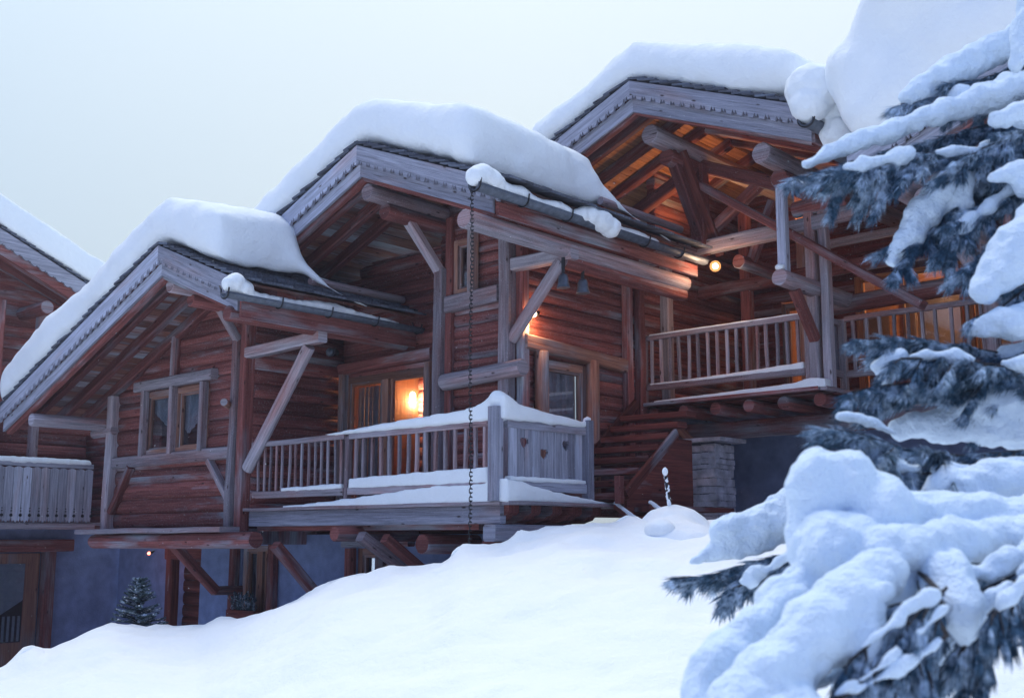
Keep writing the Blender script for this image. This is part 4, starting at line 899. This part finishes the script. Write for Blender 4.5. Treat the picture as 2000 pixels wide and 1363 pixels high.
lamp('spot_lamp', 'unlit round spotlight under the left eave purlin', at(645, 688, Y=10.6), .07, 0, (1, 1, 1), 'metal')
lamp('soffit_lamp', 'small lamp tucked behind the king post under the golden soffit', at(1349, 357, Y=14.7), .035, 0, (1, .50, .20))
def uplight(loc, aim, e, ang=110):
    l = D.lights.new('uplight', 'SPOT'); l.energy = e; l.color = (1, .5, .2); l.spot_size = R(ang); l.spot_blend = .6; l.shadow_soft_size = .05
    ob = link(D.objects.new('uplight', l)); ob.location = loc; ob.rotation_euler = (Vector(loc) - Vector(aim)).to_track_quat('Z', 'Y').to_euler()
uplight((-9.1, 14.75, 4.55), (-9.6, 14.3, 6.2), 55, 140); uplight((-8.2, 15.3, 4.5), (-8.0, 15.6, 6.2), 45, 140)
point('door_room_light', at(809, 785, Y=13.3), 110, (1, .55, .25), .05)
logwall(c2, 'x', 13.5, -14.3, -12.0, .35, 2.8, .2, name='inner_log_wall')
point('upper_room_light', (-6.9, 18.5, 3.9), 120, (1, .55, .25), .1); point('upper_room_light', (-5.0, 18.4, 3.9), 110, (1, .55, .25), .1)
mb = MB(); ball(mb, at(806, 772, Y=13.1), .05, (1, 1, 1.3)); tag(mb.build('room_lamp', 'bulb'), 'glowing lamp seen through the balcony glass door', 'lamp')
# window planter
pt = thing('window_planter', 'planter with bare dry stems on the sill of the left basement window', 'plant'); one('planter_box', 'dark', pt, 'box', (-15.85, 10.7, -1.30), (-15.1, 10.87, -1.14))
mb = MB()
for k in range(70):
    x_ = random.uniform(-15.8, -15.15); p = Vector((x_, 10.78, -1.15)); pts = [p]
    for q in range(4): p = p + Vector((random.uniform(-.05, .05), random.uniform(-.04, .02), random.uniform(.02, .09))); pts.append(p.copy())
    mb.path(pts, [.006, .005, .004, .003, .014], 4)
mb.build('stems', 'fir', pt)
# ================================================================== SNOW BALL SHRUB WITH STAKE, SNOW LUMPS
def px(px_, py_, T, r): p = at(px_, py_, T=T); return p, r * T / 2221 * 1.0
mb = MB(); T = 12.4
p, r = px(1318, 1075, T, 92); ball(mb, p, r, (1, 1, 1.0)); p, r = px(1316, 1085, T - .35, 100); ball(mb, p, r, (1.15, 1, .75)); p, r = px(1290, 1040, T - .75, 30); 
s_ = solidify_snow('snow_mound', mb, voxel=.03, smooth=12, disp=.03, dscale=.3); tag(s_, 'round snow dome over a shrub, with a stake sticking out of the top', 'snow')
mb = MB(); p, r = px(1289, 1036, T - .62, 30); ball(mb, p, r, (1.15, 1, .85)); s_ = solidify_snow('snow_lump', mb, voxel=.02, smooth=4, disp=.01); tag(s_, 'small sagging snow lump on the face of the round dome', 'snow')
for (a, b_, rr, T_, lb) in ((908, 1088, 26, 12.4, 'rounded snow lump at the foot of the long chain'), (1024, 1060, 17, 12.45, 'larger of two little snow knobs right of the long chain'), (1046, 1058, 12, 12.45, 'smaller of two little snow knobs right of the long chain'), (1228, 1028, 24, 12.7, 'snow lump left of the round snow dome'), (62, 1280, 20, 13.7, 'small snow knob on the bank at the left edge'), (1000, 1135, 22, 10.5, 'soft snow hump in the middle of the snow bank')):
    mb = MB(); p, r = px(a, b_, T_, rr); ball(mb, p, r, (1.1, 1.1, .95)); ball(mb, p + Vector((.02, .02, -r * .8)), r * 1.4, (1.3, 1.3, .8))
    s_ = solidify_snow('snow_lump', mb, voxel=.022, smooth=6, disp=.02, dscale=.12); tag(s_, lb, 'snow')
stk = thing('garden_stake', 'thin twisted stake with a snow cap, standing in the round snow dome', 'stake')
p0 = at(1309, 1000, T=12.4); p1 = at(1300, 930, T=12.4); mb = MB(); mb.path([p0, p1], .018, 8); mb.build('stake', 'iron', stk)
mb = MB()
for k in range(60):
    t_ = k / 59; p = p0.lerp(p1, t_); a = random.uniform(0, 6.3); ball(mb, p + (RT * math.cos(a) + FW * math.sin(a)) * .014 , random.uniform(.008, .018))
solidify_snow('snow_coil', mb, voxel=.008, smooth=2, disp=.003, parent=stk); mb = MB(); ball(mb, at(1299, 921, T=12.4), .042, (.85, .85, 1.25)); solidify_snow('snow_cap', mb, voxel=.012, smooth=3, disp=.004, parent=stk)
# ================================================================== SMALL FIR
def small_fir(base, H, label):
    t_ = thing('fir_tree', label, 'tree'); t_.location = base; mb = MB(); mb.path([(0, 0, 0), (0, 0, H)], [.03, .005], 7); mb.build('trunk', 'bark', t_)
    mb = MB(); sn = MB()
    z = .1
    while z < H - .03:
        f = 1 - z / H; L_ = .06 + .62 * f * H / 1.3; nb = 9
        for j in range(nb):
            a = random.uniform(0, 6.28) ; d = Vector((math.cos(a), math.sin(a), .12 + .5 * (1 - f))).normalized(); p = Vector((0, 0, z)); pr = None; n = int(L_ / .012)
            for q in range(n):
                tt = q / n; c = p + d * (L_ * tt) - Vector((0, 0, .12 * L_ * tt * tt)) + Vector((0, 0, .1 * L_ * tt ** 4))
                for sd_ in (-1, 1):
                    for e_ in range(5):
                        nd_ = (d * random.uniform(.3, .9) + Vector((-d.y, d.x, 0)) * sd_ + Vector((0, 0, random.uniform(-.3, .5)))).normalized() * .04
                        w_ = Vector((-nd_.y, nd_.x, 0))*.0; nd_ = (d * random.uniform(.3, .9) + Vector((-d.y, d.x, 0)) * sd_ + Vector((0, 0, random.uniform(-.3, .5)))).normalized() * .06; w_ = Vector((-nd_.y, nd_.x, .3)).normalized() * .006; k = len(mb.v); mb.v += [tuple(c - w_), tuple(c + w_), tuple(c + nd_)]; mb.face((k, k + 1, k + 2), [(0, 0)] * 3)
                if random.random() < .22 and tt > .15: ball(sn, c + Vector((0, 0, .008)), .009 + .006 * random.random(), (1, 1, .7))
        z += .055
    mb.build('needles', 'fir', t_); sn.build('snow_dusting', 'snow', t_)['kind'] = 'stuff'; return t_
fb = at(268, 1240, T=15.6); small_fir(fb, at(268, 1125, T=15.6).z - fb.z, 'small frosted fir behind the snow bank, below the left chalet')
# ================================================================== FOREGROUND PINE
tree = thing('pine_tree', 'large snow-laden pine close to the camera at the right edge', 'tree')
TT = 4.4; tp = at(2330, 900, T=TT + .3)
mb = MB(); mb.path([(tp.x, tp.y, -1.9), (tp.x, tp.y, 0), (tp.x + .03, tp.y, 2), (tp.x, tp.y + .02, 4)], [.13, .12, .09, .05], 12); trunk = mb.build('trunk', 'bark', tree)
def needles(mb, c, d, n, L_=.07, spread=.7, droop=.25):
    for _ in range(n):
        v = Vector((random.gauss(0, 1), random.gauss(0, 1), random.gauss(0, 1))).normalized() * spread
        if v.z > .12 and random.random() < .7: v.z *= .25
        dd = (d + v - Vector((0, 0, droop))).normalized() * L_ * random.uniform(.7, 1.15)
        w_ = dd.cross(CD).normalized() * .0019 if random.random() < .6 else dd.cross(Vector((random.random(), random.random(), random.random()))).normalized() * .0013
        mid = c + dd * .55 + Vector((0, 0, random.uniform(-.004, .002))); k = len(mb.v)
        mb.v += [tuple(c - w_ * .6), tuple(c + w_ * .6), tuple(mid + w_), tuple(mid - w_), tuple(c + dd)]
        mb.face((k, k + 1, k + 2, k + 3), [(0, 0)] * 4); mb.face((k + 3, k + 2, k + 4), [(0, 0)] * 3)
def branch(pts, T0, T1, snow, dens=1.0, tw=.18, spread=.7, droop=.25, L_=.085, rad=.006):
    dens *= 2.1; spread *= .66; tw *= 1.15; L_ *= 1.15; droop *= 1.0
    """pts: photo points from tip to trunk side, at distances T0..T1; snow: (px, py, radius px, extra T)"""
    n = len(pts); V_ = [at(p[0], p[1], T=T0 + (T1 - T0) * i / (n - 1)) for i, p in enumerate(pts)]
    V_.append(Vector((tp.x, tp.y, V_[-1].z - .1)) if pts[-1][0] > 1900 else at(1760, 1080, T=3.15))
    mb = MB(); mb.path(V_, [.004] + [rad * (i + 1) / n for i in range(1, n)] + [rad * 1.6], 8); br = mb.build('branch', 'bark', tree)
    mb = MB(); tb = MB(); dust = []
    for a, b_ in zip(V_[:-2], V_[1:-1]):
        ln = (b_ - a).length; k = int(ln / .03) + 1; d = (a - b_).normalized()
        for i in range(k):
            c = a.lerp(b_, i / k); needles(mb, c, d, int(10 * dens), L_, spread, droop)
            if tw and random.random() < .95:
                s_ = Vector((random.gauss(0, 1), random.gauss(0, 1), -abs(random.gauss(.15, .6)))).normalized(); td = (d * 1.1 + s_ * .9).normalized(); tl = tw * random.uniform(.5, 1.1) * (.35 if (a - V_[0]).length + (c - a).length < .22 else 1); e_ = c + td * tl
                tb.path([c, c.lerp(e_, .5), e_ - Vector((0, 0, .01))], [.0035, .003, .002], 4)
                if td.z > -.75:
                    for q in range(0): dust.append((c.lerp(e_, random.uniform(.2, 1.05)) + Vector((0, 0, .006)), random.uniform(.010, .020)))
                for q in range(int(tl / .012)): needles(mb, c.lerp(e_, q / (tl / .012)), td, int(7 * dens), L_ * .95, spread, droop)
    mb.build('needles', 'needle', br)
    if tb.v: tb.build('twig', 'bark', br)
    if not snow:
        snow = []; i0 = random.uniform(.15, .4)
        for i in range(len(pts) - 1):
            if i0 > 1: i0 -= 1; continue
            q0, q1 = pts[i], pts[i + 1]; rr = random.uniform(9, 17); f = lambda t_: (q0[0] + (q1[0] - q0[0]) * t_, q0[1] + (q1[1] - q0[1]) * t_ - rr * .5)
            i1 = min(1, i0 + random.uniform(.5, .9)); snow.append([f(i0) + (rr * .7, 0), f((i0 + i1) / 2) + (rr * 1.3, 0), f(i1) + (rr, 0)]); i0 = random.uniform(0, .3)
        a = snow[0]
    if snow or dust:
        mb = MB()
        for p_, r_ in dust: ball(mb, p_, r_ * 1.15, (1.2, 1.2, .8))
        for grp in (snow or []):
            balls(mb, [(at(a, b_, T=T0 + (T1 - T0) * .5 + dt - .04), r * (T0 + dt) / 2221) for a, b_, r, dt in grp], step=.4, jit=.10)
        solidify_snow('snow_load', mb, 'snowtree_shade', voxel=.010, smooth=8, disp=.020, dscale=.10, fine=.005, parent=br)
branch([(1760, 205), (1860, 175), (1990, 130), (2120, 80)], 4.6, 4.7, [[(1775, 195, 18, 0), (1830, 150, 32, 0), (1900, 118, 34, 0), (1990, 80, 36, 0), (2080, 50, 40, 0)]], 1.3, .2, droop=.3)
branch([(1830, 215), (1900, 190), (1990, 160), (2120, 120)], 4.55, 4.6, None, 1.2, .18, droop=.3)
branch([(1548, 352), (1610, 335), (1700, 310), (1820, 275), (1950, 240), (2100, 210)], 4.4, 4.6, [[(1575, 322, 10, 0), (1620, 300, 20, 0), (1700, 268, 24, 0), (1760, 250, 22, 0), (1850, 212, 26, 0), (1950, 185, 34, 0), (2060, 160, 45, 0)]], 1.7, .20, droop=.25)
branch([(1620, 340), (1720, 325), (1800, 300), (1900, 300), (2050, 280)], 4.3, 4.4, None, 1.6, .22, droop=.3)
branch([(1860, 330), (1920, 290), (2000, 260), (2120, 240)], 4.2, 4.3, [[(1940, 235, 18, 0), (2000, 225, 26, 0)]], 1.8, .22, droop=.4)
branch([(1960, 330), (1990, 250), (2060, 130)], 4.3, 4.4, [[(1985, 120, 18, 0), (1995, 60, 24, 0), (2020, -10, 30, 0)]], 1.1, .2)
branch([(1752, 525), (1795, 470), (1860, 410), (1950, 350), (2080, 300)], 4.3, 4.5, [[(1745, 510, 15, 0), (1790, 435, 34, 0), (1835, 380, 38, 0), (1880, 335, 28, 0)], [(1872, 440, 15, -.05), (1882, 395, 20, -.05), (1890, 350, 20, -.05)]], 1.7, .2, droop=.35)
branch([(1850, 480), (1900, 430), (1960, 390), (2100, 330)], 4.2, 4.3, None, 1.8, .22, droop=.4)
branch([(1890, 520), (1940, 490), (2010, 450), (2100, 430)], 4.1, 4.2, [[(2010, 360, 30, 0), (2050, 340, 36, 0)], [(1935, 345, 16, 0), (1990, 335, 24, 0)]], 2.0, .18)
branch([(1905, 620), (1950, 605), (2020, 550), (2120, 500)], 4.0, 4.1, [[(1915, 575, 24, 0), (1950, 535, 46, 0), (1990, 480, 50, 0), (2050, 430, 56, 0)]], 1.5, .12, droop=.7)
branch([(1685, 665), (1750, 662), (1840, 672), (1960, 690), (2100, 660)], 3.9, 4.1, [[(1900, 640, 20, 0.05), (1960, 635, 34, 0), (2040, 620, 44, 0)], [(1960, 700, 26, .1), (2020, 700, 40, .1), (2080, 720, 55, .1)]], 1.9, .2, droop=.25, spread=.6)
branch([(1760, 700), (1840, 700), (1920, 710), (2060, 720)], 3.8, 3.95, None, 1.8, .24, droop=.6, spread=.5)
branch([(1665, 765), (1730, 752), (1800, 745), (1900, 745), (2060, 770)], 3.8, 4.0, [[(1715, 715, 16, .06), (1750, 700, 24, .06), (1735, 735, 26, .06)], [(1900, 800, 34, .1), (1970, 785, 50, .12), (2080, 780, 60, .12)], [(1760, 835, 22, .15), (1860, 828, 36, .14), (1990, 830, 50, .12)]], 1.9, .22, droop=.5, spread=.6)
branch([(1630, 838), (1690, 850), (1780, 880), (1880, 890), (2000, 880), (2100, 870)], 3.5, 3.7, [[(1640, 812, 12, 0), (1700, 822, 14, .03), (1750, 846, 10, .05)]], 2.0, .22, droop=.3, spread=.65)
branch([(1690, 905), (1800, 925), (1900, 920), (2040, 900)], 3.5, 3.6, None, 1.9, .24, droop=.6, spread=.5, L_=.095)
branch([(1330, 1128), (1375, 1125), (1440, 1110), (1530, 1085), (1650, 1050)], 4.6, 4.3, [[(1405, 1040, 20, 0), (1420, 1035, 32, 0), (1480, 1030, 38, 0), (1530, 1010, 44, 0), (1560, 1000, 44, 0)], [(1350, 1098, 8, 0), (1420, 1070, 22, 0), (1500, 1060, 20, 0)]], 1.8, .14, droop=.3)
branch([(1430, 1150), (1490, 1125), (1560, 1080), (1650, 1060)], 4.2, 4.2, None, 1.9, .14, droop=.4)
H = [[(1760, 1190, 60, .15), (1850, 1240, 56, .15), (1700, 1330, 70, .05), (1790, 1350, 60, .1)], [(1840, 965, 44, .35), (1940, 955, 56, .35), (2050, 950, 60, .35)], [(1590, 930, 62, 0), (1582, 1010, 58, 0), (1600, 1080, 70, 0)], [(1650, 945, 70, 0), (1720, 1000, 74, 0), (1800, 1015, 50, .05), (1880, 1000, 46, .05), (2000, 1020, 50, .1), (2100, 1000, 60, .1)],
     [(1620, 1070, 88, -.1), (1700, 1090, 80, -.1), (1720, 1150, 76, -.15)], [(1570, 1150, 60, -.1), (1490, 1215, 52, -.2), (1410, 1285, 50, -.25), (1375, 1345, 48, -.3), (1360, 1410, 50, -.3)],
     [(1720, 1130, 56, -.3), (1650, 1180, 66, -.35), (1570, 1260, 72, -.4), (1490, 1325, 72, -.45), (1440, 1390, 70, -.5), (1560, 1410, 80, -.5)], [(1740, 1070, 46, -.2), (1860, 1060, 46, -.1), (1980, 1045, 46, 0), (2080, 1060, 60, 0)], [(1855, 1120, 52, -.2), (1870, 1190, 46, -.3), (1890, 1240, 28, -.3)],
     [(1925, 1120, 30, -.2), (1975, 1085, 28, -.2)], [(1640, 1240, 52, -.4), (1700, 1200, 36, -.4), (1690, 1290, 22, -.45)]]
branch([(1640, 1340), (1690, 1270), (1760, 1200), (1840, 1130), (1980, 1080), (2100, 1050)], 3.0, 3.3, H, 1.6, .2, droop=.6, spread=.6)
branch([(1700, 1300), (1750, 1230), (1810, 1170), (1850, 1150)], 2.7, 2.8, [[(1690, 1180, 14, 0), (1730, 1150, 16, 0)]], 2.0, .16, droop=.8, spread=.55)
branch([(1720, 1370), (1770, 1290), (1820, 1220), (1860, 1170)], 2.7, 2.8, [[(1745, 1230, 14, 0), (1770, 1270, 10, 0)]], 2.0, .2, droop=.9, spread=.5)
branch([(1900, 1290), (1930, 1230), (1980, 1180), (2060, 1120)], 2.9, 3.0, [[(1985, 1095, 20, 0), (2040, 1070, 36, 0)]], 2.0, .16, droop=1.0, spread=.45)
branch([(1540, 1400), (1620, 1370), (1720, 1350), (1800, 1320), (1960, 1260)], 2.7, 2.9, [[(1560, 1340, 20, 0), (1640, 1320, 14, 0)]], 1.9, .18, droop=.7, spread=.55)

branch([(1660, 1290), (1720, 1240), (1790, 1190), (1840, 1160)], 2.65, 2.7, None, 1.6, .16, droop=1.0, spread=.5)
branch([(1640, 1363), (1700, 1340), (1790, 1290), (1850, 1240)], 2.6, 2.7, None, 1.6, .16, droop=.9, spread=.5)
branch([(1940, 1200), (1980, 1160), (2040, 1100)], 2.7, 2.8, None, 1.8, .16, droop=1.2, spread=.4)
branch([(1880, 1270), (1930, 1190), (1990, 1130), (2080, 1060)], 2.8, 2.9, None, 1.8, .18, droop=.9, spread=.5)
branch([(1910, 1230), (1960, 1190), (2010, 1150), (2100, 1100)], 2.85, 2.9, None, 2.0, .2, droop=1.0, spread=.5)
branch([(1600, 1380), (1690, 1330), (1770, 1260), (1850, 1190)], 2.6, 2.7, None, 1.6, .2, droop=.8, spread=.55)
# ================================================================== FALLING SNOW
mb = MB(); random.seed(3)
for k in range(700):
    T_ = random.uniform(6, 15); p = at(random.uniform(-100, 2100), random.uniform(-60, 1300), T=T_); h = random.uniform(.0016, .0032); n0 = len(mb.v)
    if p.z < -1.2: continue
    mb.v += [(p.x + h, p.y, p.z), (p.x - h, p.y, p.z), (p.x, p.y + h, p.z), (p.x, p.y - h, p.z), (p.x, p.y, p.z + h), (p.x, p.y, p.z - h)]
    for f in ((0, 2, 4), (2, 1, 4), (1, 3, 4), (3, 0, 4), (2, 0, 5), (1, 2, 5), (3, 1, 5), (0, 3, 5)): mb.face([n0 + q for q in f], [(0, 0)] * 3)
tag(mb.build('falling_snow', 'snow'), 'fine snowflakes falling through the air in front of the chalets', 'snow', kind='stuff')

# ================================================================== HAZE (fine snow in the air)
mb = MB(); mb.box((-60, -12, -7.5), (25, 60, 12)); hz = mb.build('haze', 'black'); tag(hz, 'thin bluish snow haze filling the air', None, kind='stuff')
m = D.materials.new('snow_haze'); m.use_nodes = True; t = m.node_tree; t.nodes.clear(); o_ = t.nodes.new('ShaderNodeOutputMaterial'); pv = t.nodes.new('ShaderNodeVolumePrincipled')
pv.inputs['Color'].default_value = (0.78, 0.82, 1.0, 1); pv.inputs['Density'].default_value = 0.0018; pv.inputs['Anisotropy'].default_value = 0.3
t.links.new(pv.outputs[0], o_.inputs['Volume']); hz.data.materials[0] = m
